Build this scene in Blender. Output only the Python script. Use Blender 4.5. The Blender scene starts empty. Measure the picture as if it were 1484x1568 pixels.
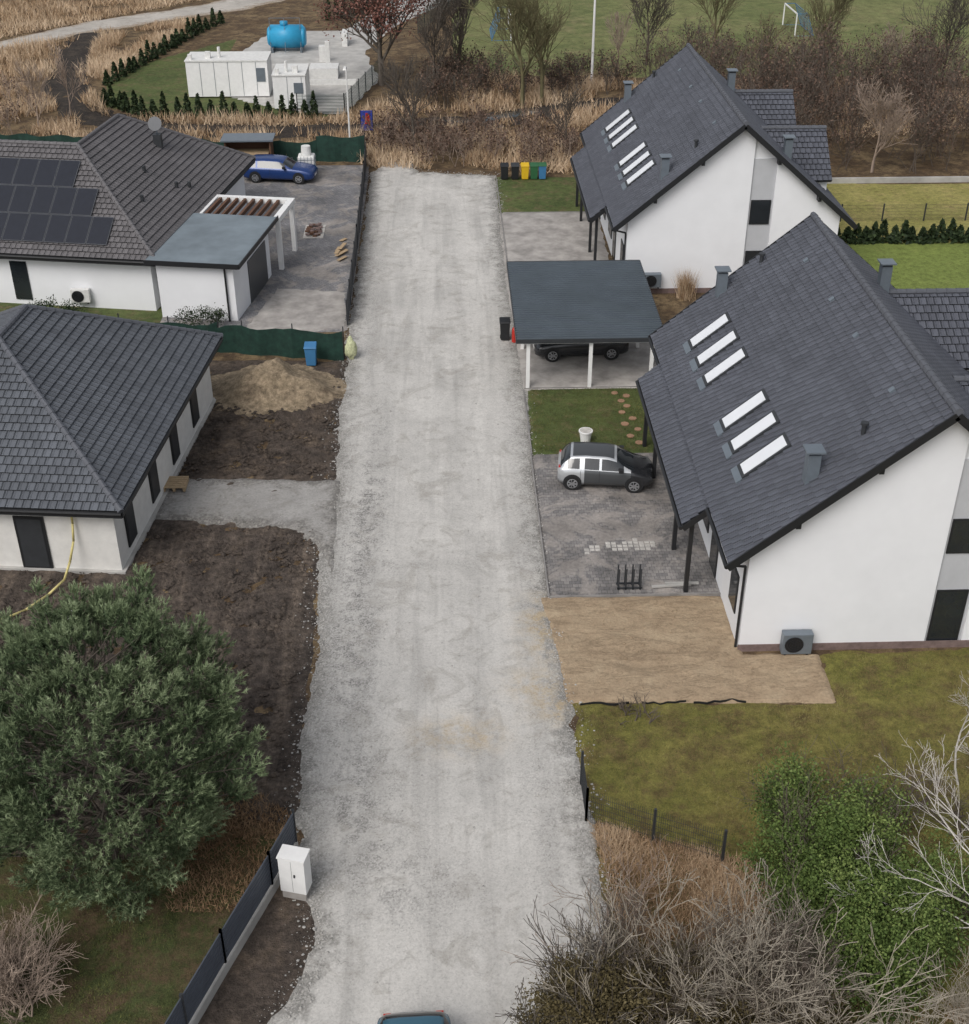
import bpy, math, random
import numpy as np
from mathutils import Vector, Matrix
random.seed(3); RNG=np.random.default_rng(7)
scene=bpy.context.scene
# ------------------------------------------------------------------ helpers
def link(o):
    bpy.context.collection.objects.link(o); return o
def group(name,loc,children):
    e=bpy.data.objects.new(name,None); e.location=loc; e.empty_display_size=.5; link(e)
    for c in children:
        if c is None: continue
        c.parent=e; c.matrix_parent_inverse=Matrix.Translation(-Vector(loc))
    return e
def setin(n,k,v):
    if k in n.inputs: n.inputs[k].default_value=v
class MT:
    def __init__(s,name,rough=.85,spec=.3,metal=0.):
        s.m=bpy.data.materials.new(name); s.m.use_nodes=True; s.nt=s.m.node_tree
        s.b=s.nt.nodes['Principled BSDF']; s.b.inputs['Roughness'].default_value=rough
        setin(s.b,'Specular IOR Level',spec); s.b.inputs['Metallic'].default_value=metal
        s.tc=None; s.c1=None
    def n(s,t): return s.nt.nodes.new(t)
    def L(s,a,b): s.nt.links.new(a,b)
    def inp(s,node,k,v):
        if isinstance(v,bpy.types.NodeSocket): s.L(v,node.inputs[k])
        elif v is not None: node.inputs[k].default_value=v
    def co(s,scale=None,kind='Object',rot=(0,0,0)):
        if s.tc is None: s.tc=s.n('ShaderNodeTexCoord')
        if scale is None: return s.tc.outputs[kind]
        mp=s.n('ShaderNodeMapping'); s.L(s.tc.outputs[kind],mp.inputs[0]); mp.inputs['Scale'].default_value=scale; mp.inputs['Rotation'].default_value=rot
        return mp.outputs[0]
    def noise(s,scale,detail=3,rough=.6,vec=None,dist=0.):
        n=s.n('ShaderNodeTexNoise'); s.L(vec if vec is not None else s.co(),n.inputs['Vector'])
        n.inputs['Scale'].default_value=scale;n.inputs['Detail'].default_value=min(detail,4);n.inputs['Roughness'].default_value=rough;n.inputs['Distortion'].default_value=dist
        return n.outputs['Fac']
    def vor(s,scale,vec=None,out='Distance',feat='F1'):
        n=s.n('ShaderNodeTexVoronoi'); n.feature=feat; s.L(vec if vec is not None else s.co(),n.inputs['Vector']); n.inputs['Scale'].default_value=scale
        return n.outputs[out]
    def ramp(s,fac,stops,interp='LINEAR'):
        r=s.n('ShaderNodeValToRGB'); s.L(fac,r.inputs[0]); cr=r.color_ramp; cr.interpolation=interp
        while len(cr.elements)<len(stops): cr.elements.new(.5)
        for e,(p,c) in zip(cr.elements,stops):
            e.position=p; e.color=(c,c,c,1) if not hasattr(c,'__len__') else (*c,1)
        return r.outputs[0]
    def mix(s,f,a,b,mode='MIX'):
        x=s.n('ShaderNodeMix'); x.data_type='RGBA'; x.blend_type=mode
        s.inp(x,0,f)
        for k,v in ((6,a),(7,b)):
            if isinstance(v,bpy.types.NodeSocket): s.L(v,x.inputs[k])
            else: x.inputs[k].default_value=(v,v,v,1) if not hasattr(v,'__len__') else (*v[:3],1)
        return x.outputs[2]
    def math(s,op,a,b=None,c=None):
        x=s.n('ShaderNodeMath'); x.operation=op; s.inp(x,0,a); s.inp(x,1,b); s.inp(x,2,c); return x.outputs[0]
    def attr(s,name):
        a=s.n('ShaderNodeAttribute'); a.attribute_name=name; return a.outputs['Fac']
    def col(s,c):
        s.inp(s.b,'Base Color',c if isinstance(c,bpy.types.NodeSocket) else (*c,1)); return s
    def bump(s,h,st=.5,d=.02):
        x=s.n('ShaderNodeBump'); x.inputs['Strength'].default_value=st; x.inputs['Distance'].default_value=d
        s.L(h,x.inputs['Height']); s.L(x.outputs[0],s.b.inputs['Normal']); return s
def simple(name,c,rough=.6,var=.12,scale=6,spec=.4,metal=0,bump=0):
    m=MT(name,rough,spec,metal)
    n=m.noise(scale,3,.65)
    f=m.ramp(n,[(.25,1-var),(.75,1+var)])
    m.col(m.mix(1.,tuple(c),f,'MULTIPLY'))
    if bump: m.bump(m.noise(scale*8,2),bump,.01)
    return m.m
def fast(name,V,F,mats,fattr=None,smooth=False,uv=None,mi=None,vattr=None):
    V=np.asarray(V,dtype=np.float32).reshape(-1,3); F=np.asarray(F,dtype=np.int32); k=F.shape[1]
    me=bpy.data.meshes.new(name); me.vertices.add(len(V)); me.vertices.foreach_set('co',V.ravel())
    me.loops.add(F.size); me.loops.foreach_set('vertex_index',F.ravel())
    me.polygons.add(len(F)); me.polygons.foreach_set('loop_start',np.arange(0,F.size,k,dtype=np.int32))
    me.polygons.foreach_set('loop_total',np.full(len(F),k,dtype=np.int32))
    if not isinstance(mats,(list,tuple)): mats=[mats]
    for m in mats: me.materials.append(m)
    if mi is not None: me.polygons.foreach_set('material_index',np.asarray(mi,dtype=np.int32))
    me.update(calc_edges=True)
    me.polygons.foreach_set('use_smooth',np.full(len(F),smooth,dtype=bool))
    if fattr is not None:
        a=me.attributes.new('col','FLOAT','FACE'); a.data.foreach_set('value',np.asarray(fattr,dtype=np.float32))
    if vattr is not None:
        for kx,vv in vattr.items():
            a=me.attributes.new(kx,'FLOAT','POINT'); a.data.foreach_set('value',np.asarray(vv,dtype=np.float32))
    if uv is not None:
        l=me.uv_layers.new(name='UVMap'); l.data.foreach_set('uv',np.asarray(uv,dtype=np.float32).ravel())
    me.validate()
    return link(bpy.data.objects.new(name,me))
class MB:
    def __init__(s): s.v=[];s.f=[];s.m=[]
    def face(s,pts,m=0):
        b=len(s.v); s.v+= [tuple(p) for p in pts]; s.f.append(list(range(b,b+len(pts)))); s.m.append(m)
    def hexa(s,p,m=0):
        b=len(s.v); s.v+=[tuple(q) for q in p]
        for f in ((3,2,1,0),(4,5,6,7),(0,1,5,4),(1,2,6,5),(2,3,7,6),(3,0,4,7)): s.f.append([b+i for i in f]); s.m.append(m)
    def box(s,x0,x1,y0,y1,z0,z1,m=0,fr=None):
        p=[(x0,y0,z0),(x1,y0,z0),(x1,y1,z0),(x0,y1,z0),(x0,y0,z1),(x1,y0,z1),(x1,y1,z1),(x0,y1,z1)]
        if fr: p=[fr(q) for q in p]
        s.hexa(p,m)
    def bar(s,a,b,w,h,m=0):
        a=Vector(a);b=Vector(b);d=(b-a).normalized(); up=Vector((0,0,1)) if abs(d.z)<.95 else Vector((0,1,0))
        r=d.cross(up).normalized(); u=r.cross(d).normalized(); r*=w/2;u*=h/2
        s.hexa([a-r-u,a+r-u,b+r-u,b-r-u,a-r+u,a+r+u,b+r+u,b-r+u],m)
    def prism(s,poly,ax,a0,a1,m=0,fr=None):
        def P(q,a):
            p={0:(a,q[0],q[1]),1:(q[0],a,q[1]),2:(q[0],q[1],a)}[ax]
            return fr(p) if fr else p
        n=len(poly); b=len(s.v); s.v+=[tuple(P(q,a0)) for q in poly]+[tuple(P(q,a1)) for q in poly]
        s.f.append([b+i for i in range(n)][::-1]); s.f.append([b+n+i for i in range(n)]); s.m+=[m,m]
        for i in range(n):
            j=(i+1)%n; s.f.append([b+i,b+j,b+n+j,b+n+i]); s.m.append(m)
    def cyl(s,a,b,r0,r1=None,n=10,m=0,caps=True):
        r1=r0 if r1 is None else r1
        a=Vector(a);b=Vector(b);d=(b-a).normalized(); t=Vector((0,0,1)) if abs(d.z)<.9 else Vector((1,0,0))
        x=d.cross(t).normalized(); y=d.cross(x); k=len(s.v)
        for c,r in ((a,r0),(b,r1)):
            for i in range(n):
                an=2*math.pi*i/n; s.v.append(tuple(c+x*math.cos(an)*r+y*math.sin(an)*r))
        for i in range(n):
            j=(i+1)%n; s.f.append([k+i,k+j,k+n+j,k+n+i]); s.m.append(m)
        if caps: s.f.append([k+i for i in range(n)][::-1]); s.f.append([k+n+i for i in range(n)]); s.m+=[m,m]
    def obj(s,name,mats,smooth=False,bevel=0,recalc=True):
        me=bpy.data.meshes.new(name); me.from_pydata(s.v,[],s.f)
        if not isinstance(mats,(list,tuple)): mats=[mats]
        for m in mats: me.materials.append(m)
        me.polygons.foreach_set('material_index',s.m)
        if recalc:
            import bmesh
            bm=bmesh.new(); bm.from_mesh(me); bmesh.ops.recalc_face_normals(bm,faces=bm.faces); bm.to_mesh(me); bm.free()
        if smooth: me.polygons.foreach_set('use_smooth',[True]*len(me.polygons))
        me.update(); o=link(bpy.data.objects.new(name,me))
        if bevel:
            b=o.modifiers.new('b','BEVEL'); b.width=bevel; b.segments=2; b.limit_method='ANGLE'
        return o
_lat=RNG.random((256,256))
def vnoise(x,y):
    xi=np.floor(x).astype(int); yi=np.floor(y).astype(int); fx=x-xi; fy=y-yi
    fx=fx*fx*(3-2*fx); fy=fy*fy*(3-2*fy)
    g=lambda a,b:_lat[a%256,b%256]
    return (g(xi,yi)*(1-fx)+g(xi+1,yi)*fx)*(1-fy)+(g(xi,yi+1)*(1-fx)+g(xi+1,yi+1)*fx)*fy
def fbm(x,y,sc=1.,o=4):
    r=0;a=1;t=0
    for i in range(o):
        r=r+a*vnoise(x*sc+17.3*i,y*sc+9.1*i); t+=a; a*=.55; sc*=2.1
    return r/t*2-1
def sdf(px,py,poly):
    P=np.array(poly,float); d=np.full(px.shape,1e9); ins=np.zeros(px.shape,bool)
    for i in range(len(P)):
        a=P[i];b=P[(i+1)%len(P)]; e=b-a; L=e@e
        t=np.clip(((px-a[0])*e[0]+(py-a[1])*e[1])/L,0,1)
        d=np.minimum(d,np.hypot(px-a[0]-t*e[0],py-a[1]-t*e[1]))
        c=((a[1]>py)!=(b[1]>py))
        xx=(b[0]-a[0])*(py-a[1])/((b[1]-a[1]) if b[1]!=a[1] else 1e-9)+a[0]
        ins^=c&(px<xx)
    return np.where(ins,d,-d)
def smooth(x): x=np.clip(x,0,1); return x*x*(3-2*x)
def patch(name,poly,h,mat,res=.25,edge=.2,relief=0.,rscale=1.,w=.25,extra=None,esc=1.2,attrs=None):
    P=np.array(poly); x0,y0=P.min(0)-.6; x1,y1=P.max(0)+.6
    xs=np.arange(x0,x1+res,res); ys=np.arange(y0,y1+res,res); X,Y=np.meshgrid(xs,ys)
    s=sdf(X,Y,poly); se=s+edge*fbm(X,Y,esc,4)
    z=h*smooth(se/w+.5)-.03*(1-smooth(se/w+1.))
    z=z+relief*fbm(X,Y,rscale,4)*smooth(se/w)
    if extra is not None: z=z+extra(X,Y)*smooth(se/w)
    ny,nx=X.shape; idx=np.arange(ny*nx).reshape(ny,nx)
    q=np.stack([idx[:-1,:-1],idx[:-1,1:],idx[1:,1:],idx[1:,:-1]],-1).reshape(-1,4)
    keep=(s.ravel()[q].max(1)>-(edge+w+.05)); q=q[keep]
    used=np.unique(q); mp=np.zeros(ny*nx,int); mp[used]=np.arange(len(used))
    V=np.stack([X.ravel(),Y.ravel(),z.ravel()],-1)[used]
    va={'sd':se.ravel()[used]}
    if attrs:
        for k,f in attrs.items(): va[k]=f(X,Y).ravel()[used]
    return fast(name,V,mp[q],mat,smooth=True,vattr=va)
def scatter(poly,n,rng=RNG):
    P=np.array(poly); a=P.min(0); b=P.max(0); out=np.zeros((0,2))
    while len(out)<n:
        q=rng.random((n*2,2))*(b-a)+a; out=np.vstack([out,q[sdf(q[:,0],q[:,1],poly)>0]])
    return out[:n]
def blades(P,h,wd,lean=.4,rng=RNG):
    n=len(P); h=h*(.6+.8*rng.random(n)); a=rng.random(n)*2*np.pi; b=rng.random(n)*2*np.pi
    w=np.stack([np.cos(a),np.sin(a),np.zeros(n)],-1)*wd/2
    t=np.stack([np.cos(b)*lean,np.sin(b)*lean,np.ones(n)],-1); t[:,:2]*=rng.random((n,1))*1.5
    t/=np.linalg.norm(t,axis=1)[:,None]
    V=np.stack([P-w,P+w,P+t*h[:,None]],1).reshape(-1,3); return V,np.arange(3*n).reshape(-1,3)
def tubes(S,n=4):
    S=np.array(S,float); p0=S[:,0:3];p1=S[:,3:6];r0=S[:,6];r1=S[:,7]
    d=p1-p0; d/=np.linalg.norm(d,axis=1)[:,None]+1e-9
    t=np.where(np.abs(d[:,2:3])<.9,np.array([[0,0,1.]]),np.array([[1.,0,0]]))
    x=np.cross(d,t); x/=np.linalg.norm(x,axis=1)[:,None]; y=np.cross(d,x)
    an=np.arange(n)*2*np.pi/n; ring=x[:,None,:]*np.cos(an)[None,:,None]+y[:,None,:]*np.sin(an)[None,:,None]
    V=np.concatenate([p0[:,None]+ring*r0[:,None,None],p1[:,None]+ring*r1[:,None,None]],1)
    b=np.arange(len(S))[:,None,None]*2*n; i=np.arange(n); j=(i+1)%n
    F=(b+np.stack([i,j,j+n,i+n],-1)[None]); return V.reshape(-1,3),F.reshape(-1,4)
def grow(out,p,d,L,r,lv,kids=(5,5,4),ang=.7,up=.15,wob=.12,minr=.008,ratio=.55,start=.3,tips=None,nseg=4):
    p=np.array(p,float); d=np.array(d,float); d/=np.linalg.norm(d)
    pts=[];sl=L/nseg
    for i in range(nseg):
        r1=max(minr,r*(1-.75*(i+1)/nseg)) ; r0=max(minr,r*(1-.75*i/nseg))
        q=p+d*sl; out.append((*p,*q,r0,r1)); pts.append((p,q,d.copy(),r0))
        p=q; d=d+np.array([random.gauss(0,wob),random.gauss(0,wob),random.gauss(0,wob)+up*.3]); d/=np.linalg.norm(d)
    if lv<len(kids):
        k=kids[lv]
        for i in range(k):
            t=start+(1-start)*(i+random.random())/k; ii=min(nseg-1,int(t*nseg)); a,b,dd,rr=pts[ii]
            f=t*nseg-ii; q=a+(b-a)*f
            ax=np.array([random.gauss(0,1),random.gauss(0,1),random.gauss(0,1)]); ax-=ax@dd*dd; ax/=np.linalg.norm(ax)
            an=ang*(.7+.6*random.random()); nd=dd*math.cos(an)+ax*math.sin(an); nd[2]+=up
            grow(out,q,nd,L*ratio*(1.15-.5*t)*(.8+.4*random.random()),rr*.6,lv+1,kids,ang,up,wob,minr,ratio,.15,tips,3)
    elif tips is not None: tips.append((p,d))
# ------------------------------------------------------------------ materials
def gravel(name,base,dark,track=True,peb=24.,main=False):
    m=MT(name,.92,.18)
    big=m.noise(.3,3,.62); mid=m.noise(1.7,4,.75); fine=m.noise(9,3,.85)
    c=m.mix(m.ramp(big,[(.35,0.),(.65,1.)]),tuple(x*.84 for x in base),tuple(x*1.06 for x in base))
    if track:
        st=m.noise(1.,3,.6,m.co((1.1,.045,1)),.6)
        c=m.mix(m.ramp(st,[(.42,0.),(.6,.6)]),c,tuple(x*1.13 for x in base))
        st2=m.noise(1.5,4,.65,m.co((1.,.07,1)),.5)
        c=m.mix(m.ramp(st2,[(.53,0.),(.66,.5)]),c,tuple(x*.70 for x in base))
    pt=m.noise(.7,4,.72,None,1.2)
    c=m.mix(m.ramp(pt,[(.53,0.),(.60,.35),(.70,.6)]),c,tuple(x*k for x,k in zip(base,(.62,.60,.57))))
    c=m.mix(1.,c,m.ramp(mid,[(.3,.90),(.7,1.06)]),'MULTIPLY')
    v=m.vor(peb,None,'Color')
    if main:
        tf=m.math('MULTIPLY',m.attr('tan'),m.ramp(mid,[(.38,0.),(.62,1.6)]))
        c=m.mix(tf,c,(.42,.34,.23))
        cf=m.math('MULTIPLY',m.attr('coarse'),m.ramp(mid,[(.40,0.),(.60,1.2)]))
        c=m.mix(cf,c,m.mix(1.,(.29,.282,.268),m.ramp(v,[(0.,.5),(.5,1.),(1.,1.6)]),'MULTIPLY'))
    c=m.mix(.75,c,m.mix(1.,c,m.ramp(fine,[(.30,.72),(.44,.98),(.7,1.08)]),'MULTIPLY'))
    c=m.mix(.55,c,m.mix(1.,c,m.ramp(v,[(0.,.74),(.4,1.),(1.,1.12)]),'MULTIPLY'))
    e=m.math('ADD',m.attr('sd'),m.math('MULTIPLY',m.math('SUBTRACT',mid,.5),2.8))
    ef=m.ramp(e,[(.0,1.),(.8,0.)])
    ed=m.mix(1.,dark,m.ramp(v,[(0.,.45),(.6,1.),(1.,1.8)]),'MULTIPLY')
    c=m.mix(m.math('MULTIPLY',ef,.8),c,ed)
    m.col(c); m.bump(m.noise(14,2,.8),.32,.03)
    return m.m
def soil(name,a,b,c2,streak=None,bs=.9):
    m=MT(name,.95,.2)
    n1=m.noise(.8,4,.75); n2=m.noise(4,4,.8)
    c=m.ramp(n1,[(.3,a),(.5,b),(.7,c2)])
    if streak:
        s=m.noise(1.,3,.65,m.co(streak),.6)
        c=m.mix(m.ramp(s,[(.5,0.),(.66,.6)]),c,tuple(x*1.4 for x in c2))
    c=m.mix(1.,c,m.ramp(n2,[(.28,.42),(.5,1.),(.75,1.75)]),'MULTIPLY')
    m.col(c); m.bump(m.noise(9,3,.8),bs,.10); return m.m
def sandmat(name,a,b,c2):
    m=MT(name,.95,.15)
    n1=m.noise(.9,4,.7); n2=m.noise(9,4,.8); n3=m.noise(1.2,4,.7,m.co((.5,1.7,1)),1.6)
    c=m.ramp(n1,[(.32,a),(.5,b),(.68,c2)])
    c=m.mix(m.ramp(n3,[(.50,0.),(.57,.5),(.64,.1)]),c,tuple(x*.66 for x in a))
    c=m.mix(1.,c,m.ramp(n2,[(.28,.74),(.5,1.),(.75,1.2)]),'MULTIPLY')
    m.col(c); m.bump(m.math('ADD',m.noise(12,3,.8),m.math('MULTIPLY',n3,1.5)),.6,.05); return m.m
def grass(name,g1,g2,dry,dryamt=.55,sc=1.):
    m=MT(name,.9,.2)
    n1=m.noise(.35*sc,3,.65); n2=m.noise(2.6*sc,4,.85); n3=m.noise(24,2,.8); n4=m.noise(.9*sc,4,.8)
    c=m.mix(m.ramp(n1,[(.38,0.),(.62,1.)]),g1,g2)
    c=m.mix(m.ramp(n4,[(dryamt-.06,0.),(dryamt+.1,.85)]),c,dry)
    c=m.mix(1.,c,m.ramp(n2,[(.28,.55),(.5,1.),(.75,1.45)]),'MULTIPLY')
    c=m.mix(1.,c,m.ramp(n3,[(.25,.65),(.75,1.4)]),'MULTIPLY')
    m.col(c); m.bump(n3,.7,.06); return m.m
M={}
M['ground']=grass('dry_ground_mat',(.12,.08,.045),(.22,.16,.09),(.07,.048,.032),.48)
M['road']=gravel('gravel_road_mat',(.51,.495,.468),(.24,.232,.215),True,22.,True)
M['gdrive']=gravel('crushed_stone_mat',(.33,.32,.305),(.18,.17,.155),False,13.)
M['track']=gravel('dirt_track_mat',(.46,.43,.39),(.28,.22,.16),False)
M['soil']=soil('dark_soil_mat',(.045,.037,.032),(.080,.065,.055),(.122,.097,.077),(1.6,.14,1))
M['soil2']=soil('loose_soil_mat',(.055,.045,.038),(.08,.064,.053),(.13,.10,.075))
M['sand']=sandmat('sand_mat',(.30,.225,.15),(.36,.275,.185),(.40,.315,.215))
M['heap']=soil('sand_heap_mat',(.19,.15,.10),(.26,.205,.14),(.15,.115,.08),None,.6)
M['lawnR']=grass('lawn_mat',(.155,.148,.04),(.19,.165,.052),(.12,.088,.04),.51)
M['lawnS']=grass('lawn_small_mat',(.07,.095,.032),(.10,.122,.043),(.14,.11,.06),.56)
M['lawnH']=grass('lawn_bright_mat',(.185,.23,.06),(.165,.205,.055),(.23,.225,.08),.66)
M['lawnY']=grass('lawn_yellow_mat',(.25,.235,.075),(.31,.28,.10),(.34,.27,.12),.58)
M['pitch']=grass('pitch_grass_mat',(.13,.15,.058),(.17,.18,.075),(.21,.19,.095),.56,.3)
M['lawnL']=grass('shade_grass_mat',(.05,.062,.022),(.07,.082,.032),(.10,.068,.042),.48)
M['rough']=grass('rough_grass_mat',(.10,.09,.035),(.16,.13,.055),(.25,.17,.08),.52)
M['mud']=soil('wet_mud_mat',(.03,.026,.024),(.045,.038,.033),(.08,.065,.05))
def paver(name,a,b,bw=.2,bh=.2):
    m=MT(name,.75,.35)
    br=m.n('ShaderNodeTexBrick'); m.L(m.co(),br.inputs['Vector']); br.inputs['Scale'].default_value=1.
    br.inputs['Brick Width'].default_value=bw; br.inputs['Row Height'].default_value=bh; br.inputs['Mortar Size'].default_value=.008
    br.inputs['Color1'].default_value=(*a,1);br.inputs['Color2'].default_value=(*b,1);br.inputs['Mortar'].default_value=(a[0]*.6,a[1]*.58,a[2]*.56,1); br.inputs['Bias'].default_value=0
    n=m.noise(.5,4,.75,None,.8); n2=m.noise(7,3,.7)
    c=m.mix(m.ramp(n,[(.49,0.),(.56,.85),(.7,.95)]),br.outputs['Color'],(.27,.247,.228))
    c=m.mix(1.,c,m.ramp(m.noise(.45,3,.6),[(.35,.72),(.65,1.25)]),'MULTIPLY')
    c=m.mix(1.,c,m.ramp(n2,[(.25,.75),(.75,1.25)]),'MULTIPLY')
    m.col(c); m.bump(n2,.25,.01); return m.m
M['pav']=paver('paver_mat',(.145,.14,.14),(.245,.23,.22))
M['yard']=paver('yard_paver_mat',(.15,.15,.157),(.205,.20,.205))
M['conc']=simple('concrete_mat',(.34,.32,.30),.85,.4,1.,.3,0,.3)
M['concL']=simple('concrete_light_mat',(.42,.41,.39),.85,.25,.8,.3,0,.2)
M['kerb']=simple('kerb_mat',(.24,.23,.22),.9,.3,1.5)
M['stucco']=simple('white_stucco_mat',(.78,.79,.81),.85,.04,.6,.2)
M['grey']=simple('grey_stucco_mat',(.46,.47,.49),.8,.05,2)
M['plinth']=simple('plinth_mat',(.18,.13,.12),.85,.3,5)
M['block']=simple('block_wall_mat',(.70,.69,.66),.9,.09,2,.2)
M['black']=simple('black_trim_mat',(.018,.019,.021),.45,.1,3)
M['gap']=simple('tile_course_shadow_mat',(.022,.023,.026),.8,.1,3)  # near-black colour painting the shadow line under each tile course
M['dmetal']=simple('dark_metal_mat',(.035,.038,.042),.5,.15,3)
M['bfence']=simple('fence_panel_mat',(.075,.088,.11),.5,.15,3)
M['sframe']=simple('solar_frame_mat',(.085,.09,.10),.4,.1,3)
M['gmetal']=simple('grey_metal_mat',(.17,.20,.23),.4,.1,3,.5,.3)
M['glass']=simple('window_glass_mat',(.02,.024,.028),.06,.2,1,.8)
M['skyrefl']=simple('painted_sky_reflection_mat',(.74,.76,.79),.12,.05,1,.8)  # near-white base colour stands in for sky reflected in the skylight panes
M['white']=simple('white_paint_mat',(.78,.78,.77),.5,.06,3)
M['wpav']=simple('white_paver_mat',(.46,.44,.41),.85,.35,5)
M['whited']=simple('white_plastic_mat',(.68,.68,.66),.55,.12,4)
M['tyre']=simple('tyre_mat',(.015,.015,.016),.85,.1,9)
M['rim']=simple('alloy_mat',(.45,.46,.48),.3,.05,4,.5,.7)
M['silver']=simple('silver_paint_mat',(.52,.54,.56),.28,.03,2,.6,.5)
M['blackp']=simple('black_car_paint_mat',(.02,.021,.024),.2,.03,2,.7)
M['greyp']=simple('graphite_paint_mat',(.075,.08,.085),.28,.03,2,.6,.3)
M['bluep']=simple('blue_car_paint_mat',(.015,.045,.17),.22,.04,2,.7,.2)
M['tealp']=simple('teal_car_paint_mat',(.06,.15,.21),.25,.04,2,.7,.3)
M['red']=simple('red_plastic_mat',(.45,.03,.02),.5,.08,3)
M['yellow']=simple('yellow_plastic_mat',(.65,.42,.02),.5,.08,3)
M['blue']=simple('blue_plastic_mat',(.05,.18,.36),.5,.08,3)
M['tank']=simple('blue_tank_mat',(.03,.30,.52),.4,.1,2)
M['green']=simple('green_plastic_mat',(.03,.12,.05),.5,.08,3)
M['gnet']=simple('green_screen_mat',(.012,.04,.03),.8,.4,3)
M['brown']=simple('brown_wood_mat',(.12,.06,.035),.7,.2,5)
M['wood']=simple('pale_wood_mat',(.42,.31,.19),.8,.2,6)
M['solar']=simple('solar_cell_mat',(.012,.014,.022),.12,.15,3,.7)
M['flat']=simple('flat_roof_membrane_mat',(.17,.205,.23),.5,.25,.6)
M['hose']=simple('yellow_hose_mat',(.6,.52,.22),.6,.1,4)
M['bark']=simple('bark_mat',(.10,.085,.07),.9,.3,4)
M['barkg']=simple('mossy_bark_mat',(.15,.135,.07),.9,.35,1.5)
M['twig']=simple('pale_twig_mat',(.36,.32,.26),.85,.3,2)
M['twigd']=simple('dark_twig_mat',(.13,.105,.085),.85,.3,2)
M['twigp']=simple('pinkish_twig_mat',(.32,.25,.20),.85,.3,2)
M['birch']=simple('birch_bark_mat',(.55,.52,.48),.8,.35,5)
M['stone']=simple('stone_mat',(.36,.35,.33),.9,.35,3)
M['terra']=simple('terracotta_mat',(.32,.19,.12),.8,.2,4)
M['water']=simple('water_mat',(.04,.045,.045),.05,.1,1,.8)
def leafmat(name,stops,rough=.7):
    m=MT(name,rough,.25); m.col(m.ramp(m.attr('col'),stops)); return m.m
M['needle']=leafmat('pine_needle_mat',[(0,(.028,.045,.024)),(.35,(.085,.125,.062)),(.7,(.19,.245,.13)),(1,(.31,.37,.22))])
M['ivy']=leafmat('green_leaf_mat',[(0,(.03,.05,.015)),(.5,(.095,.145,.035)),(1,(.21,.26,.08))])
M['thuja']=leafmat('thuja_mat',[(0,(.012,.022,.010)),(.6,(.028,.045,.018)),(1,(.05,.075,.03))])
M['olive']=leafmat('brown_juniper_mat',[(0,(.035,.03,.015)),(.5,(.095,.075,.033)),(1,(.17,.14,.07))])
M['straw']=leafmat('straw_mat',[(0,(.15,.085,.045)),(.4,(.38,.26,.155)),(1,(.66,.52,.37))])
M['rust']=leafmat('rust_leaf_mat',[(0,(.10,.04,.03)),(.6,(.19,.085,.065)),(1,(.28,.15,.12))])
M['brush']=leafmat('brown_brush_mat',[(0,(.045,.028,.022)),(.5,(.11,.07,.052)),(1,(.19,.125,.09))])
M['gb']=leafmat('grass_blade_mat',[(0,(.06,.075,.022)),(.5,(.155,.16,.05)),(1,(.31,.26,.11))])
def tilemat(name,base,tw=.30,th=.34):
    m=MT(name,.6,.3)
    uv=m.co(kind='UV'); sx=m.n('ShaderNodeSeparateXYZ'); m.L(uv,sx.inputs[0])
    row=m.math('FLOOR',m.math('DIVIDE',sx.outputs[1],th))
    par=m.math('MULTIPLY',m.math('MODULO',row,2.),.5)
    uu=m.math('ADD',m.math('DIVIDE',sx.outputs[0],tw),par); fr=m.math('FRACT',uu); cell=m.math('FLOOR',uu)
    cb=m.n('ShaderNodeCombineXYZ'); m.L(cell,cb.inputs[0]); m.L(row,cb.inputs[1])
    wn=m.n('ShaderNodeTexWhiteNoise'); m.L(cb.outputs[0],wn.inputs['Vector'])
    prof=m.ramp(fr,[(0.,0.),(.07,.5),(.18,1.),(.32,.6),(.7,.6),(.86,1.),(.94,.4),(1.,0.)])
    c=m.mix(1.,base,m.ramp(wn.outputs['Value'],[(0.,.88),(1.,1.12)]),'MULTIPLY')
    c=m.mix(1.,c,m.ramp(m.noise(.5,4,.7),[(.3,.86),(.7,1.14)]),'MULTIPLY')
    c=m.mix(1.,c,m.ramp(fr,[(0.,.5),(.08,1.),(.93,1.),(1.,.5)]),'MULTIPLY')
    m.col(c); m.bump(prof,1.,.05); return m.m
M['tile']=tilemat('anthracite_tile_mat',(.092,.098,.118))
M['tileL']=tilemat('grey_tile_mat',(.135,.128,.132))
M['tileB']=tilemat('slate_tile_mat',(.105,.114,.130))
M['sheet']=simple('ribbed_sheet_mat',(.105,.128,.15),.5,.15,.6,.4,.15)
# ------------------------------------------------------------------ world / camera
w=bpy.data.worlds.new('World'); scene.world=w; w.use_nodes=True; nt=w.node_tree
bg=nt.nodes['Background']; sky=nt.nodes.new('ShaderNodeTexSky'); sky.sky_type='NISHITA'; sky.sun_disc=False
AZ=math.radians(215); EL=math.radians(48)
sky.sun_elevation=EL; sky.sun_rotation=AZ; sky.air_density=1.; sky.dust_density=4.; sky.ozone_density=1.
hs=nt.nodes.new('ShaderNodeHueSaturation'); hs.inputs['Saturation'].default_value=.3
nt.links.new(sky.outputs[0],hs.inputs['Color']); nt.links.new(hs.outputs[0],bg.inputs[0]); bg.inputs[1].default_value=.145
sl=bpy.data.lights.new('sun','SUN'); sl.energy=1.05; sl.angle=math.radians(30); sl.color=(1,.96,.92)
so=link(bpy.data.objects.new('sun',sl)); dv=Vector((math.sin(AZ)*math.cos(EL),math.cos(AZ)*math.cos(EL),math.sin(EL)))
so.rotation_euler=dv.to_track_quat('Z','Y').to_euler(); so.location=(-20,-20,60)
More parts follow.
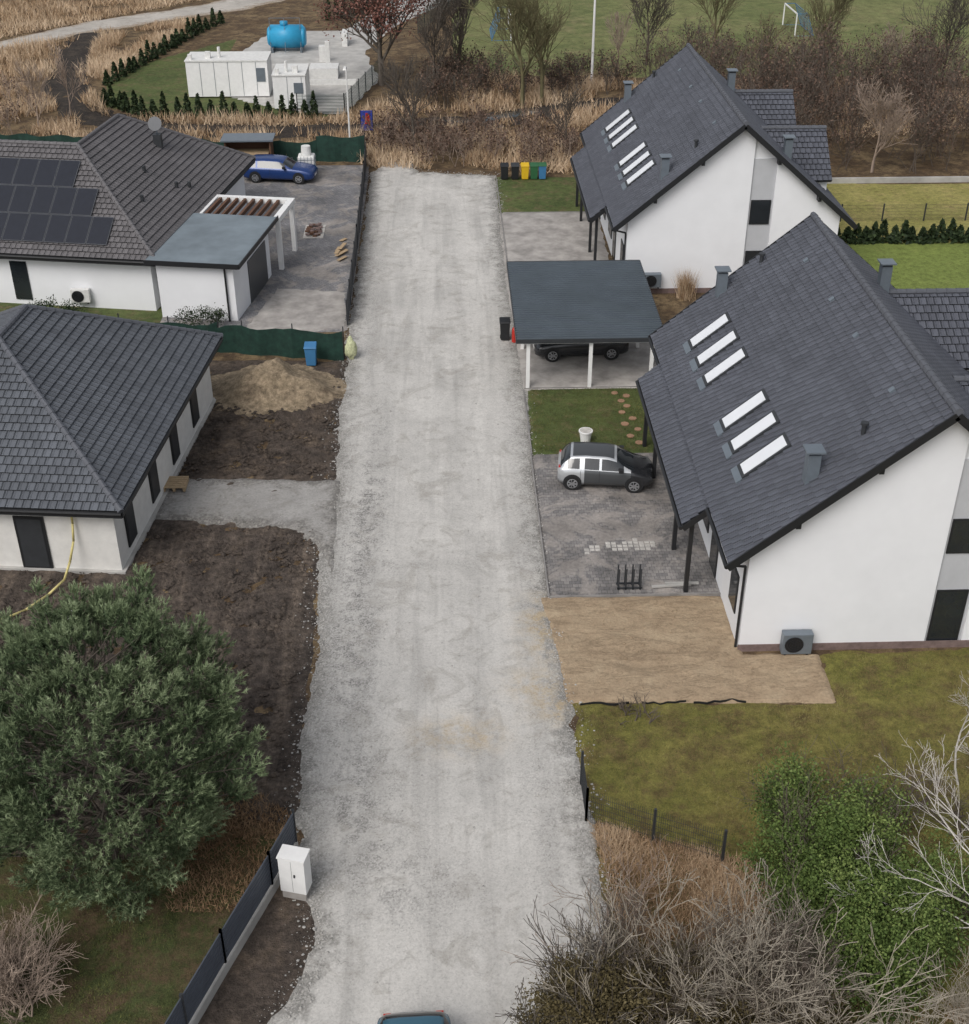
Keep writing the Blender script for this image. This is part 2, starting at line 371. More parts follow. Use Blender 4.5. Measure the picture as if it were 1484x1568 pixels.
cd=bpy.data.cameras.new('camera'); cam=link(bpy.data.objects.new('camera',cd)); scene.camera=cam
cam.location=(0,0,27); cam.rotation_euler=(math.radians(58),0,math.radians(-1.88)); cd.sensor_fit='HORIZONTAL'; cd.sensor_width=36; cd.lens=1990/1484*36; cd.clip_end=3000; cd.clip_start=.5
scene.view_settings.view_transform='Standard'; scene.view_settings.look='None'; scene.view_settings.exposure=0
# ------------------------------------------------------------------ ground
V=[(-1500,-800,0),(1500,-800,0),(1500,2500,0),(-1500,2500,0)]; fast('ground',V,[[0,1,2,3]],M['ground'])
RL=[(-5.2,14),(-4.5,20.1),(-3.7,21.4),(-3.6,22.6),(-3.9,24.1),(-4.2,25.7),(-4.4,27.2),(-4.5,30.3),(-4.4,34.5),(-4.6,38.3),(-4.8,40.8),(-4.5,45.6),(-4.8,51.3),(-4.7,56.6),(-4.8,61.2),(-4.7,70.2),(-4.7,79.2),(-4.7,86.3)]
RR=[(-3.8,89),(-2.2,88.5),(-1.7,86.4),(3.5,85.5),(3.4,77.7),(3.3,68),(3.6,60.1),(3.7,53.6),(3.5,45.3),(3.5,37.4),(3.7,34.2),(3.7,31.6),(3.7,28),(3.9,25.5),(4.0,23),(3.8,21.2),(3.0,20),(2.8,14)]
def ruts(X,Y): return -.025*np.exp(-((X+2.3)/.35)**2)-.025*np.exp(-((X-1.2)/.4)**2)+.02*np.exp(-((X+.5)/.7)**2)
G2=lambda X,Y,x,y,a,b,k:k*np.exp(-((X-x)/a)**2-((Y-y)/b)**2)
tanf=lambda X,Y:np.clip(G2(X,Y,3.4,35.5,.9,1.8,.95)+G2(X,Y,.3,30.2,1.3,.8,.6)+G2(X,Y,2.6,32.5,.9,.7,.5)+G2(X,Y,3.3,31.5,.8,.9,.7),0,1)
coarf=lambda X,Y:np.clip(G2(X,Y,-3.4,35,1.1,5,1.)+G2(X,Y,-3.2,43,.9,3.5,.9)+G2(X,Y,-2.6,27,1.4,3,.7)+G2(X,Y,-3.,50,.8,5,.5)+G2(X,Y,-1,24,1.5,1.6,.5)+G2(X,Y,2.6,27,.7,4,.45)+G2(X,Y,2.9,50,.5,12,.45)+G2(X,Y,-3.8,65,.5,12,.5)+G2(X,Y,-.5,39.5,4,.3,.3),0,1)
patch('gravel_road',RL+RR,.07,M['road'],.15,.28,.018,1.2,.3,ruts,1.6,{'tan':tanf,'coarse':coarf})
patch('concrete_driveway',[(3.4,62),(9.2,62),(9.4,78),(3.5,78)],.085,M['conc'],.3,.05)
patch('paved_yard',[(-14.5,60.6),(-5,60.6),(-5.2,88),(-17,88.5)],.06,M['yard'],.4,.05,0,1,.15)
patch('concrete_apron',[(-10.2,60.7),(-5.1,60.7),(-5.2,65.6),(-9.,66.3)],.085,M['conc'],.2,.12,0,1,.15)
patch('dark_soil_plot',[(-4.6,26.6),(-6,27.3),(-9,25.5),(-17,26),(-26,30),(-26,43),(-5,43)],.045,M['soil'],.13,.35,.11,1.8,.4)
patch('loose_soil_plot',[(-4.6,44.5),(-11.8,44.5),(-12.5,57.4),(-4.7,57)],.05,M['soil2'],.13,.2,.12,1.8,.4)
def heap(X,Y):
    r=np.hypot((X+8.1)/3.1,(Y-54.2)/2.3); r2=np.hypot((X+6.3)/1.6,(Y-53.4)/1.3); return (1.15*smooth(1-r)+.45*smooth(1-r2))*(1+.5*fbm(X,Y,.9,4))
hp=[( -8.0+3.4*math.cos(a),54.2+2.5*math.sin(a)) for a in np.linspace(0,2*math.pi,20)[:-1]]
patch('sand_heap',hp,.10,M['heap'],.12,.7,.07,2.,.5,heap)
patch('crushed_stone_driveway',[(-11.3,46.2),(-4.4,45.7),(-4.2,38.8),(-4.9,41.0),(-5.8,42.1),(-11.6,43.2)],.10,M['gdrive'],.12,.16,.02,2.,.3)
patch('sand_bed',[(3.2,37.3),(9.6,37.2),(9.7,33.9),(12.2,33.8),(12.2,31.4),(9.5,31.5),(3.8,31.7)],.10,M['sand'],.08,.16,.045,1.6,.2,lambda X,Y:.02*np.sin(Y*5+9*fbm(X,Y,.35))*smooth(fbm(X+7,Y,.5)+.5))
patch('paved_driveway',[(3.55,37.3),(10.,37.2),(10.,47.6),(3.6,47.6)],.125,M['pav'],.4,.03,0,1,.08)
patch('lawn_strip',[(3.6,47.6),(9.8,47.6),(9.8,53.7),(3.7,53.7)],.09,M['lawnS'],.15,.08,.02,2.)
patch('carport_slab',[(3.5,53.6),(10.3,53.5),(10.3,62.6),(3.6,62.8)],.12,M['conc'],.4,.03,0,1,.08)
patch('lawn_plot',[(3.6,77.9),(9,77.9),(9,85),(3.6,85.2)],.08,M['lawnS'],.2,.1,.02,2.)
patch('lawn_garden',[(3.9,31.6),(12.2,31.3),(12.3,33.8),(40,34),(40,22),(12,20),(7.5,25),(3.8,26.6)],.05,M['lawnR'],.15,.3,.035,1.5,.3)
patch('rough_grass_strip',[(3.9,26.5),(7.3,25),(12,20),(40,22),(40,8),(2.8,8),(3,20),(4,22)],.03,M['rough'],.2,.3,.05,1.,.3)
patch('shaded_grass',[(-4.8,26.3),(-7.2,18),(-8,10),(-40,10),(-40,29),(-17,26),(-9,25.5)],.04,M['lawnL'],.2,.35,.04,1.,.3)
patch('roadside_soil',[(-4.1,25.5),(-3.6,22.5),(-4.4,20),(-5.2,14),(-8.4,14),(-6,21.5)],.035,M['soil2'],.15,.2,.05,1.5,.3)
patch('lawn_bright',[(21.5,50),(60,50),(60,71.6),(21.5,72)],.06,M['lawnH'],.5,.1)
patch('lawn_yellow',[(21.5,72.1),(60,71.7),(60,82),(21.5,83.2)],.055,M['lawnY'],.5,.1)
patch('football_pitch',[(2,113),(60,111),(120,111),(130,230),(9,230),(2.5,146),(1.4,127)],.05,M['pitch'],1.,1.2,0,1,.5,None,.3)
patch('garden_behind_houses',[(-60,60),(-14,60),(-14,88),(-60,92)],.03,M['lawnS'],1.,.3)
patch('station_yard',[(-15.5,104.6),(-11,101.6),(-7.6,101.3),(-5.3,112),(-7,122),(-4.5,133),(1.3,146),(-5,146),(-9,131),(-16,131),(-20.5,110)],.06,M['concL'],.5,.15)
patch('station_lawn',[(-26.3,104.2),(-22.8,101.4),(-8.5,100.6),(-11,105),(-20,109),(-19,128),(-25.5,118.8),(-27.5,110.8)],.045,M['lawnS'],.4,.3)
TRK=[(-60,112),(-40,121.5),(-34.6,130),(-27,136.3),(-20,141.5),(-14,150),(-20,152),(-25,143.5),(-35,135.5),(-42,126),(-62,116)]
patch('dirt_track',TRK,.06,M['track'],.5,.6,0,1,.5,None,.5)
def ribbon(pts,wd):
    pts=[Vector(p) for p in pts]; L=[];R=[]
    for i,p in enumerate(pts):
        d=(pts[min(i+1,len(pts)-1)]-pts[max(i-1,0)]).normalized(); n=Vector((-d.y,d.x)); L.append(tuple(p+n*wd/2)); R.append(tuple(p-n*wd/2))
    return L+R[::-1]
DITCH=[(-33,131),(-33,122),(-31.6,113),(-29.5,105),(-26.5,100.5),(-20,97.6),(-12,96.8),(-6.6,97),(-2,98.2),(3,98.8),(7,101.2),(12,103.2),(22,104),(40,103)]
patch('ditch_mud',ribbon(DITCH,3.4),.03,M['mud'],.3,.9,.05,1.,.5,None,.7)
patch('ditch_water',ribbon([(.5,98.6),(3,99.2),(5,100.4),(7.5,101.6)],1.3),.075,M['water'],.2,.3,0,1,.2)
rb=ribbon(DITCH,3.)
# ------------------------------------------------------------------ stones & scattered blades
def stones(name,P,rmin,rmax,mat):
    n=len(P); ico=np.array([(0,0,1),(.9,0,.2),(.28,.85,.25),(-.72,.53,.15),(-.72,-.53,.3),(.28,-.85,.2),(0,0,-.6)])
    Fi=np.array([(0,1,2),(0,2,3),(0,3,4),(0,4,5),(0,5,1),(6,2,1),(6,3,2),(6,4,3),(6,5,4),(6,1,5)])
    r=rmin+(rmax-rmin)*RNG.random(n)**3; a=RNG.random(n)*6.28; c,s=np.cos(a),np.sin(a)
    v=ico[None]*(.7+.6*RNG.random((n,7,1)))*r[:,None,None]; x=v[...,0]*c[:,None]-v[...,1]*s[:,None]; y=v[...,0]*s[:,None]+v[...,1]*c[:,None]
    V=np.stack([x,y,v[...,2]*.7],-1)+P[:,None]; F=Fi[None]+np.arange(n)[:,None,None]*7
    return fast(name,V,F.reshape(-1,3),mat)
q=[]
for pts in (RL,RR):
    for i in range(len(pts)-1):
        a=np.array(pts[i]);b=np.array(pts[i+1]); k=int(np.linalg.norm(b-a)*65)
        t=RNG.random((k,1)); q.append(a+(b-a)*t+RNG.normal(0,.3,(k,2)))
rq=scatter(RL+RR,14000); rq=rq[RNG.random(len(rq))<.03+.5*coarf(rq[:,0],rq[:,1])**2]
q=np.vstack(q+[scatter([(-11.3,45.9),(-4.5,45.5),(-4.6,41.5),(-5.8,42.3),(-11.4,43.3)],2400),rq]); P=np.column_stack([q,np.full(len(q),.07)])
stones('loose_gravel',P,.012,.055,M['stone'])
q=scatter([(-4.8,27),(-16,27),(-16,42.5),(-5.2,42.2)],9000); P=np.column_stack([q,np.full(len(q),.05)]); stones('soil_clods',P,.02,.14,M['soil'])
q=scatter([(-4.9,46.3),(-11.5,46.3),(-11.8,52.5),(-4.9,56)],4000); P=np.column_stack([q,np.full(len(q),.06)]); stones('soil_lumps',P,.02,.14,M['soil2'])
q=scatter([(3.6,37),(9.4,37),(9.6,33.8),(12,33.6),(12,31.7),(4,31.9)],500); P=np.column_stack([q,np.full(len(q),.10)]); stones('sand_clods',P,.015,.06,M['sand'])
def tuftfield(name,poly,n,h,wd,mat,lean=.5,z=0.02,clump=1.,thr=None,colr=(0,1),excl=None):
    q=scatter(poly,n)
    f=fbm(q[:,0],q[:,1],.35*clump,4)
    if thr is not None: k=f>thr; q=q[k]; f=f[k]
    if excl is not None:
        for e in excl: k=sdf(q[:,0],q[:,1],e)<.2+.5*RNG.random(len(q)); q=q[k]; f=f[k]
    P=np.column_stack([q,np.full(len(q),z)]); V,F=blades(P,h*(.75+.5*(f+.5)),wd,lean)
    return fast(name,V,F,mat,fattr=np.clip(colr[0]+(colr[1]-colr[0])*(RNG.random(len(F))*.5+.7*(f+.35)),0,1))
tuftfield('garden_grass_blades',[(4,26.8),(4,31.4),(12.3,31.2),(12.6,33.7),(20,33.8),(18,22),(12,21),(7.5,25.2)],60000,.07,.018,M['gb'],1.,.05)
tuftfield('rough_dry_grass',[(3.9,26.2),(7.3,24.8),(12,20),(18,22),(18,17),(4.5,17)],26000,.22,.025,M['straw'],1.3,.03,2.,-.1,(.0,.7))
tuftfield('fence_dry_grass',[(3.9,26.4),(7.6,25.),(9.5,24),(9,21.5),(4.3,22.5)],13000,.28,.03,M['straw'],1.3,.03,2.,None,(.1,.85))
tuftfield('shaded_grass_blades',[(-5,26.5),(-7.4,18),(-16,18),(-16,26)],30000,.07,.02,M['gb'],1.,.04,1.,None,(0,.5))
tuftfield('dead_grass_under_pine',[(-4.6,27),(-5.4,23.5),(-7.5,23.6),(-8.5,27.5),(-6.,28.2)],6000,.2,.03,M['straw'],1.4,.04,1.,None,(0,.5))
tuftfield('lawn_strip_blades',[(3.7,47.7),(9.7,47.7),(9.7,53.6),(3.8,53.6)],16000,.07,.02,M['gb'],1.,.09,1.,None,(0,.6))
tuftfield('reed_bed',[(-4.8,87.5),(9,85.8),(20,84.6),(24,92),(60,100),(60,110),(2,112.5),(-6.5,101),(-8,99.5),(-25,100.5),(-30,113),(-34,128),(-60,112),(-60,93),(-6,89)],105000,.75,.08,M['straw'],.9,0.,1.,-.12,(.0,1.1),[rb])
tuftfield('reed_verge',[(-60,117),(-42,128),(-30,141),(-22,150),(-60,160)],26000,.6,.09,M['straw'],.9,0.,.6,-.2,(.1,1.1),[TRK])
tuftfield('reed_mid',[(-26,121),(-24,136),(-33,131),(-30,114),(-28,112)],8000,.6,.08,M['straw'],.9,0.,1.,-.2,(.1,1.1),[rb])
# ------------------------------------------------------------------ roofs
def roof_plane(P,mat,name='roof_slope',course=.34,thick=.12,slabmat=None):
    P=[Vector(p) for p in P]; e=(P[1]-P[0]).normalized(); n=Vector((0,0,0))
    for i in range(len(P)): n+=P[i].cross(P[(i+1)%len(P)])
    n.normalize()
    if n.z<0: n=-n
    s=n.cross(e); 
    if s.z<0: s=-s
    uv=[((p-P[0]).dot(e),(p-P[0]).dot(s)) for p in P]; vm=max(b for a,b in uv)
    def ext(v):
        xs=[]
        for i in range(len(uv)):
            (a,b),(c,d)=uv[i],uv[(i+1)%len(uv)]
            if (b-v)*(d-v)<=0 and abs(b-d)>1e-6: xs.append(a+(c-a)*(v-b)/(d-b))
        return (min(xs),max(xs)) if xs else None
    V=[];F=[];U=[];MI=[];v=0
    while v<vm-.02:
        v1=min(v+course,vm); a=ext(v+1e-3);b=ext(v1-1e-3)
        if a and b:
            def Q(u,vv,o): return tuple(P[0]+e*u+s*vv+n*o)
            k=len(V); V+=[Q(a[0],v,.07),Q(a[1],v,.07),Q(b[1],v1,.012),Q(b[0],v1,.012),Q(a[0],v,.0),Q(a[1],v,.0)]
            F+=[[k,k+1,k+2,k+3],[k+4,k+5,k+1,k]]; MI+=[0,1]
            U+=[(a[0],v+.01),(a[1],v+.01),(b[1],v1-.01),(b[0],v1-.01),(a[0],v+.01),(a[1],v+.01),(a[1],v+.01),(a[0],v+.01)]
        v+=course
    o=fast(name,V,F,[mat,M['gap']],uv=U,mi=MI)  # second slot: risers coloured dark to stand in for shade between courses
    sb=MB(); k=len(P); lo=[p-n*thick for p in P]; up=[p-n*.004 for p in P]
    sb.v=[tuple(p) for p in up+lo]; sb.f=[list(range(k)),list(range(2*k-1,k-1,-1))]+[[i,(i+1)%k,k+(i+1)%k,k+i] for i in range(k)]; sb.m=[0]*len(sb.f)
    return [o,sb.obj('roof_deck',slabmat or M['black'])]
def ridge(a,b,mat,r=.13):
    a=Vector(a);b=Vector(b);L=(b-a).length;n=max(1,int(L/.38));mb=MB()
    for i in range(n):
        mb.cyl(a+(b-a)*(i/n)-(b-a).normalized()*.02,a+(b-a)*((i+1)/n),r*1.12,r*.9,8)
    return mb.obj('ridge_tiles',mat)
M['ridge']=simple('ridge_tile_mat',(.10,.106,.122),.6,.12,3)
# ------------------------------------------------------------------ duplex houses (right side)
def duplex(y0,mirror=False):
    ch=[]; EX,RX,EZ,SL=8.85,15.15,3.8,.84; RZ=EZ+SL*(RX-EX); y1=y0+17.45; WX=RX*2-EX
    zr=lambda x: EZ+SL*(min(x,2*RX-x)-EX)
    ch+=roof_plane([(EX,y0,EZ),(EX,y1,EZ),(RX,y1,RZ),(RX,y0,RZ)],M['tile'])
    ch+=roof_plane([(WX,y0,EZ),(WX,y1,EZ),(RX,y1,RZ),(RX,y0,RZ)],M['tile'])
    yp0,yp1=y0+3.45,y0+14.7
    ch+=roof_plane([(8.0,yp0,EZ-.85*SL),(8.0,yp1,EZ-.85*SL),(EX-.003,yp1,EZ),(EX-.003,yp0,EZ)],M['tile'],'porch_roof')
    ch.append(ridge((RX,y0-.02,RZ+.03),(RX,y1+.02,RZ+.03),M['ridge']))
    wy0,wy1=y0+.42,y1-.42; wl,wr=9.6,20.7; dz=.26
    W=MB()
    W.prism([(wl,0),(wr,0),(wr,zr(wr)-dz),(RX,RZ-dz),(wl,zr(wl)-dz)],1,wy0+.16,wy1)
    W.prism([(wl,0),(15.85,0),(15.85,zr(15.85)-dz),(RX,RZ-dz),(wl,zr(wl)-dz)],1,wy0,wy0+.157)
    W.prism([(17.1,0),(wr,0),(wr,zr(wr)-dz),(17.1,zr(17.1)-dz)],1,wy0,wy0+.157)
    for d in (6.0,13.75):
        yr=y0+d; hz=7.2; ez=5.06; hw=2.5; xe=20.95
        xr=RX+(RZ-hz)/SL; xb=RX+(RZ-ez)/SL
        for sg in (-1,1):
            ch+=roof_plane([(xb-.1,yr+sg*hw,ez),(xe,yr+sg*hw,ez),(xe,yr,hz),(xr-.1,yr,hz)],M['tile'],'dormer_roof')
        ch.append(ridge((xr,yr,hz+.03),(xe+.02,yr,hz+.03),M['ridge'],.12))
        W.prism([(yr-2.1,3),(yr+2.1,3),(yr+2.1,5.2),(yr,6.95),(yr-2.1,5.2)],0,17.5,20.82)
    ch.append(W.obj('walls',M['stucco']))
    T=MB()
    T.box(15.853,17.097,wy0+.10,wy0+.155,.0,zr(17.1)-dz,0)
    ch.append(T.obj('grey_panel',M['grey']))
    G=MB()
    def win_y(x0,x1,z0,z1,y,bars=1):
        G.box(x0,x1,y-.045,y-.002,z0,z1,1)
        for i in range(bars):
            a=x0+.05+(x1-x0-.05)/bars*i; b=x0+(x1-x0-.05)/bars*(i+1); G.box(a,b,y-.05,y-.046,z0+.05,z1-.05,0)
    win_y(15.95,17.0,3.75,5.05,wy0+.10); win_y(15.95,17.0,.15,2.3,wy0+.10)
    win_y(17.6,19.4,.15,2.3,wy0,2)
    def win_x(y_0,y_1,z0,z1,x):
        G.box(x-.05,x-.002,y_0,y_1,z0,z1,1); G.box(x-.056,x-.051,y_0+.06,y_1-.06,z0+.06,z1-.06,0)
    win_x(y0+1.3,y0+2.3,.9,2.4,wl); win_x(y0+4.5,y0+5.6,.1,2.25,wl); win_x(y0+6.3,y0+7.8,.9,2.3,wl)
    win_x(y0+9.5,y0+11,.9,2.3,wl); win_x(y0+11.9,y0+13,.1,2.25,wl); win_x(y0+15.2,y0+16.2,.9,2.4,wl)
    ch.append(G.obj('windows',[M['glass'],M['black']]))
    B=MB()
    for yy in (y0-.03,y1+.03):
        B.bar((EX-.05,yy,EZ-.12),(RX,yy,RZ-.09),.05,.26); B.bar((WX+.05,yy,EZ-.12),(RX,yy,RZ-.09),.05,.26)
    for x in (10.9,13.2,17.1,19.4): B.box(x-.08,x+.08,y0+.02,wy0-.002,zr(x)-.44,zr(x)-.22)
    for (a,b,x,z) in ((y0,yp0,EX-.07,EZ-.1),(yp1,y1,EX-.07,EZ-.1),(yp0,yp1,7.93,EZ-.85*SL-.1),(y0,y1,WX+.07,EZ-.1)):
        B.cyl((x,a,z),(x,b,z),.075,n=8)
    B.bar((EX,yp0-.02,EZ-.12),(8.0,yp0-.02,EZ-.85*SL-.12),.04,.22)
    B.bar((EX,yp1+.02,EZ-.12),(8.0,yp1+.02,EZ-.85*SL-.12),.04,.22)
    B.cyl((EX-.07,y0+.2,EZ-.15),(wl-.07,wy0+.12,EZ-.45),.045); B.cyl((wl-.07,wy0+.12,EZ-.45),(wl-.07,wy0+.12,0),.045)
    B.cyl((EX-.07,y1-.2,EZ-.15),(wl-.07,wy1-.12,EZ-.45),.045); B.cyl((wl-.07,wy1-.12,EZ-.45),(wl-.07,wy1-.12,0),.045)
    for yy in (yp0+.3,yp0+3.,yp1-3.,yp1-.3): B.box(8.3,8.45,yy-.075,yy+.075,0,EZ-.85*SL+.1)
    ch.append(B.obj('trim_and_gutters',M['black']))
    Pn=MB(); Pn.box(wl-.03,wr+.03,wy0-.03,wy0-.002,.0,.28); ch.append(Pn.obj('plinth',M['plinth']))
    n=Vector((-SL,0,1)).normalized()
    K=MB()
    def onroof(a,y,o): return Vector((EX+a,y,EZ+SL*a))+n*o
    def slabr(a0,a1,ya,yb,o0,o1,m): K.hexa([onroof(a0,ya,o0),onroof(a1,ya,o0),onroof(a1,yb,o0),onroof(a0,yb,o0),onroof(a0,ya,o1),onroof(a1,ya,o1),onroof(a1,yb,o1),onroof(a0,yb,o1)],m)
    for d in (14.3,12.65,11.,7.4,5.75,4.1):
        y=y0+d; slabr(1.1,2.6,y-.42,y+.42,.0,.11,1); slabr(1.2,2.52,y-.33,y+.33,.11,.125,0); slabr(.9,1.1,y-.45,y+.45,.0,.09,2)
    C=MB()
    for (x,y,h) in ((EX+2.65,y0+1.5,.95),(EX+2.65,y0+16.7,.95),(18.2,y0+3.,.95),(17.2,y0+13.7,1.0)):
        z=zr(x); C.box(x-.2,x+.2,y-.2,y+.2,z-.4,z+h,0); C.box(x-.3,x+.3,y-.3,y+.3,z+h+.1,z+h+.15,0)
        for a in (-.16,.16):
            for b in (-.16,.16): C.box(x+a-.02,x+a+.02,y+b-.02,y+b+.02,z+h,z+h+.1,1)
        C.box(x-.14,x+.14,y-.14,y+.14,z+h+.001,z+h+.08,1)
    for (a,d) in ((4.25,1.9),(4.2,16.7)):
        p=onroof(a,y0+d,0); C.cyl(p,p+Vector((0,0,.36)),.08,n=10,m=1); C.cyl(p+Vector((0,0,.36)),p+Vector((0,0,.44)),.13,n=10,m=1)
    for (a,d) in ((5.3,3),(5.3,7.2),(5.3,10.4),(5.3,14.3)):
        slabr(a,a+.16,y0+d-.1,y0+d+.1,.02,.11,2)
    ch.append(K.obj('skylights',[M['skyrefl'],M['dmetal'],M['gmetal']]))
    ch.append(C.obj('chimneys_and_vents',[M['gmetal'],M['dmetal']]))
    return group('white_gabled_house',(15.15,y0+8.7,0),ch)
duplex(33.7); duplex(64.6)
def ac_unit(x0,y,z0,w_=1.0,h_=.8,body='gmetal'):
    b=MB(); b.box(x0,x0+w_,y-.42,y-.1,z0,z0+h_,0); c=MB()
    cx=x0+w_*.38; cz=z0+h_*.5
    for r in (.30,.22,.14,.06):
        k=20
        for i in range(k):
            a=2*math.pi*i/k; b2=2*math.pi*(i+1)/k
            c.bar((cx+r*math.cos(a),y-.44,cz+r*math.sin(a)),(cx+r*math.cos(b2),y-.44,cz+r*math.sin(b2)),.02,.02)
    c.cyl((cx,y-.425,cz),(cx,y-.422,cz),.31,n=20)
    f=MB(); f.box(x0+.1,x0+.16,y-.4,y-.0,z0-.08,z0); f.box(x0+w_-.16,x0+w_-.1,y-.4,y-.0,z0-.08,z0)
    return group('air_conditioner_unit',(x0+w_/2,y-.25,z0),[b.obj('casing',M[body],bevel=.02),c.obj('fan_grille',M['black']),f.obj('brackets',M['black'])])
ac_unit(10.95,34.12,.15); ac_unit(10.6,65.0,.5,.9,.75)
# ------------------------------------------------------------------ left bungalow with hip roof (near)
def frame(o,ang):
    ca,sa=math.cos(ang),math.sin(ang)
    return lambda p:(o[0]+p[0]*ca-p[1]*sa,o[1]+p[0]*sa+p[1]*ca,p[2])
def hiproof(fr,W,L,ez,rz,mat,rm):
    h=W/2; ch=[]
    a=fr((0,0,ez));b=fr((0,L,ez));c=fr((-W,L,ez));d=fr((-W,0,ez)); r0=fr((-h,h,rz)); r1=fr((-h,L-h,rz))
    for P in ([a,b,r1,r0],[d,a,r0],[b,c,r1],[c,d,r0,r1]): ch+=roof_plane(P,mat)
    up=lambda p:(p[0],p[1],p[2]+.03)
    for p,q in ((a,r0),(b,r1),(c,r1),(d,r0),(r0,r1)): ch.append(ridge(up(p),up(q),rm,.11))
    g=MB()
    for p,q in ((a,b),(b,c),(c,d),(d,a)):
        p=Vector(p)-Vector((0,0,.1));q=Vector(q)-Vector((0,0,.1)); g.cyl(p,q,.08,n=8); g.bar(p-Vector((0,0,.06)),q-Vector((0,0,.06)),.06,.2)
    ch.append(g.obj('gutters',M['black'])); return ch
fr=frame((-11.4,38.8),math.radians(-5.6)); ch=hiproof(fr,11.9,14.8,3.0,6.75,M['tileB'],M['ridge'])
W=MB(); W.box(-11.35,-.55,.55,14.25,.0,2.86,0,fr); ch.append(W.obj('walls',M['block']))
S=MB(); S.box(-11.6,-.3,.3,14.5,2.865,2.9,0,fr); ch.append(S.obj('soffit',M['white']))
G=MB(); G.box(-4.2,-3.1,.49,.547,.12,2.35,1,fr); G.box(-4.1,-3.2,.478,.488,.22,2.25,0,fr); G.box(-9.,-7.5,.49,.547,.9,2.35,1,fr)
for v in (1.5,4.6,7.6,10.8): G.box(-.547,-.49,v,v+.95,.5,2.4,1,fr); G.box(-.488,-.478,v+.08,v+.87,.58,2.32,0,fr)
ch.append(G.obj('door_and_windows',[M['dmetal'],M['black']]))
F_=MB(); F_.box(-11.5,-.4,.4,14.4,0,.14,0,fr); ch.append(F_.obj('footing',M['concL']))
group('white_bungalow',(-17,46,0),ch)
hz=MB(); pts=[fr((-2.0,.45,2.8)),fr((-2.0,.4,2.2)),fr((-2.05,.3,1.5)),fr((-2.2,0,.8)),fr((-2.35,-.4,.3)),fr((-2.7,-1.1,.14)),fr((-3.2,-2.0,.1)),fr((-4.,-2.8,.1)),fr((-5.5,-3.2,.1)),fr((-7.5,-3.3,.1))]
for a,b in zip(pts[:-1],pts[1:]): hz.cyl(a,b,.045,n=8)
hz.obj('yellow_hose',M['hose'],True)
pl=MB()
for i in range(6): pl.box(-11.4,-10.5,44.9+i*.16,45.02+i*.16,.3,.33)
for x in (-11.4,-11.,-10.6): pl.box(x,x+.1,44.9,45.85,.14,.297)
pl.obj('wooden_pallet',M['wood'])
# ------------------------------------------------------------------ left house with solar panels
fr=frame((-14.5,62.75),math.radians(-9.5)); ez,rz=3.0,6.95; h=5.9; mt=M['tileL']; ch=[]
M['ridgeL']=simple('grey_ridge_tile_mat',(.125,.12,.125),.6,.12,3)
def f3(u,v,z): return fr((u,v,z))
pl_=[[f3(-26,0,ez),f3(0,0,ez),f3(-h,h,rz),f3(-26,h,rz)],
     [f3(0,0,ez),f3(0,17.6,ez),f3(-h,11.7,rz),f3(-h,h,rz)],
     [f3(-11.8,17.6,ez),f3(0,17.6,ez),f3(-h,11.7,rz)],
     [f3(-11.8,11.8,ez),f3(-11.8,17.6,ez),f3(-h,11.7,rz),f3(-h,h,rz)],
     [f3(-26,11.8,ez),f3(-11.8,11.8,ez),f3(-h,h,rz),f3(-26,h,rz)]]
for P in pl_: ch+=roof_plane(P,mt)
for a,b in (((0,0,ez),(-h,h,rz)),((-h,h,rz),(-h,11.7,rz)),((-h,h,rz),(-26,h,rz)),((0,17.6,ez),(-h,11.7,rz)),((-11.8,17.6,ez),(-h,11.7,rz))):
    ch.append(ridge(f3(a[0],a[1],a[2]+.03),f3(b[0],b[1],b[2]+.03),M['ridgeL'],.11))
W=MB(); W.box(-25.5,-.6,.6,11.2,0,2.86,0,fr); W.box(-11.2,-.6,11.2,17.,0,2.86,0,fr)
ch.append(W.obj('walls',M['stucco']))
g=MB()
for p,q in (((-26,0),(0,0)),((0,0),(0,17.6))):
    g.cyl(f3(p[0],p[1],ez-.1),f3(q[0],q[1],ez-.1),.085,n=8); g.bar(f3(p[0],p[1],ez-.17),f3(q[0],q[1],ez-.17),.06,.2)
ch.append(g.obj('gutters',M['black']))
G=MB(); G.box(-8.2,-7.3,.55,.597,.3,2.4,0,fr); G.box(-13.,-11.6,.55,.597,.9,2.4,0,fr); ch.append(G.obj('windows',M['glass']))
Sp=MB(); sl=math.hypot(h,rz-ez); cs,sn=h/sl,(rz-ez)/sl
def slp(u,s,o): return f3(u,s*cs-o*sn,ez+s*sn+o*cs)
for s0,ur in ((.75,-2.75),(2.5,-4.0),(4.25,-5.4)):
    for i in range(14):
        u1=ur-i*1.13; u0=u1-1.10
        Sp.hexa([slp(u0,s0,.09),slp(u1,s0,.09),slp(u1,s0+1.72,.09),slp(u0,s0+1.72,.09),slp(u0,s0,.14),slp(u1,s0,.14),slp(u1,s0+1.72,.14),slp(u0,s0+1.72,.14)],1)
        Sp.hexa([slp(u0+.03,s0+.03,.14),slp(u1-.03,s0+.03,.14),slp(u1-.03,s0+1.69,.14),slp(u0+.03,s0+1.69,.14),slp(u0+.03,s0+.03,.146),slp(u1-.03,s0+.03,.146),slp(u1-.03,s0+1.69,.146),slp(u0+.03,s0+1.69,.146)],0)
ch.append(Sp.obj('solar_panels',[M['solar'],M['sframe']]))
D=MB(); c0=Vector(f3(-3.6,11.4,5.3)); D.cyl(c0,c0+Vector((0,0,1.3)),.04); D.cyl(c0+Vector((0,-.05,1.35)),c0+Vector((-.02,-.2,1.42)),.12,.40,n=18,m=2)
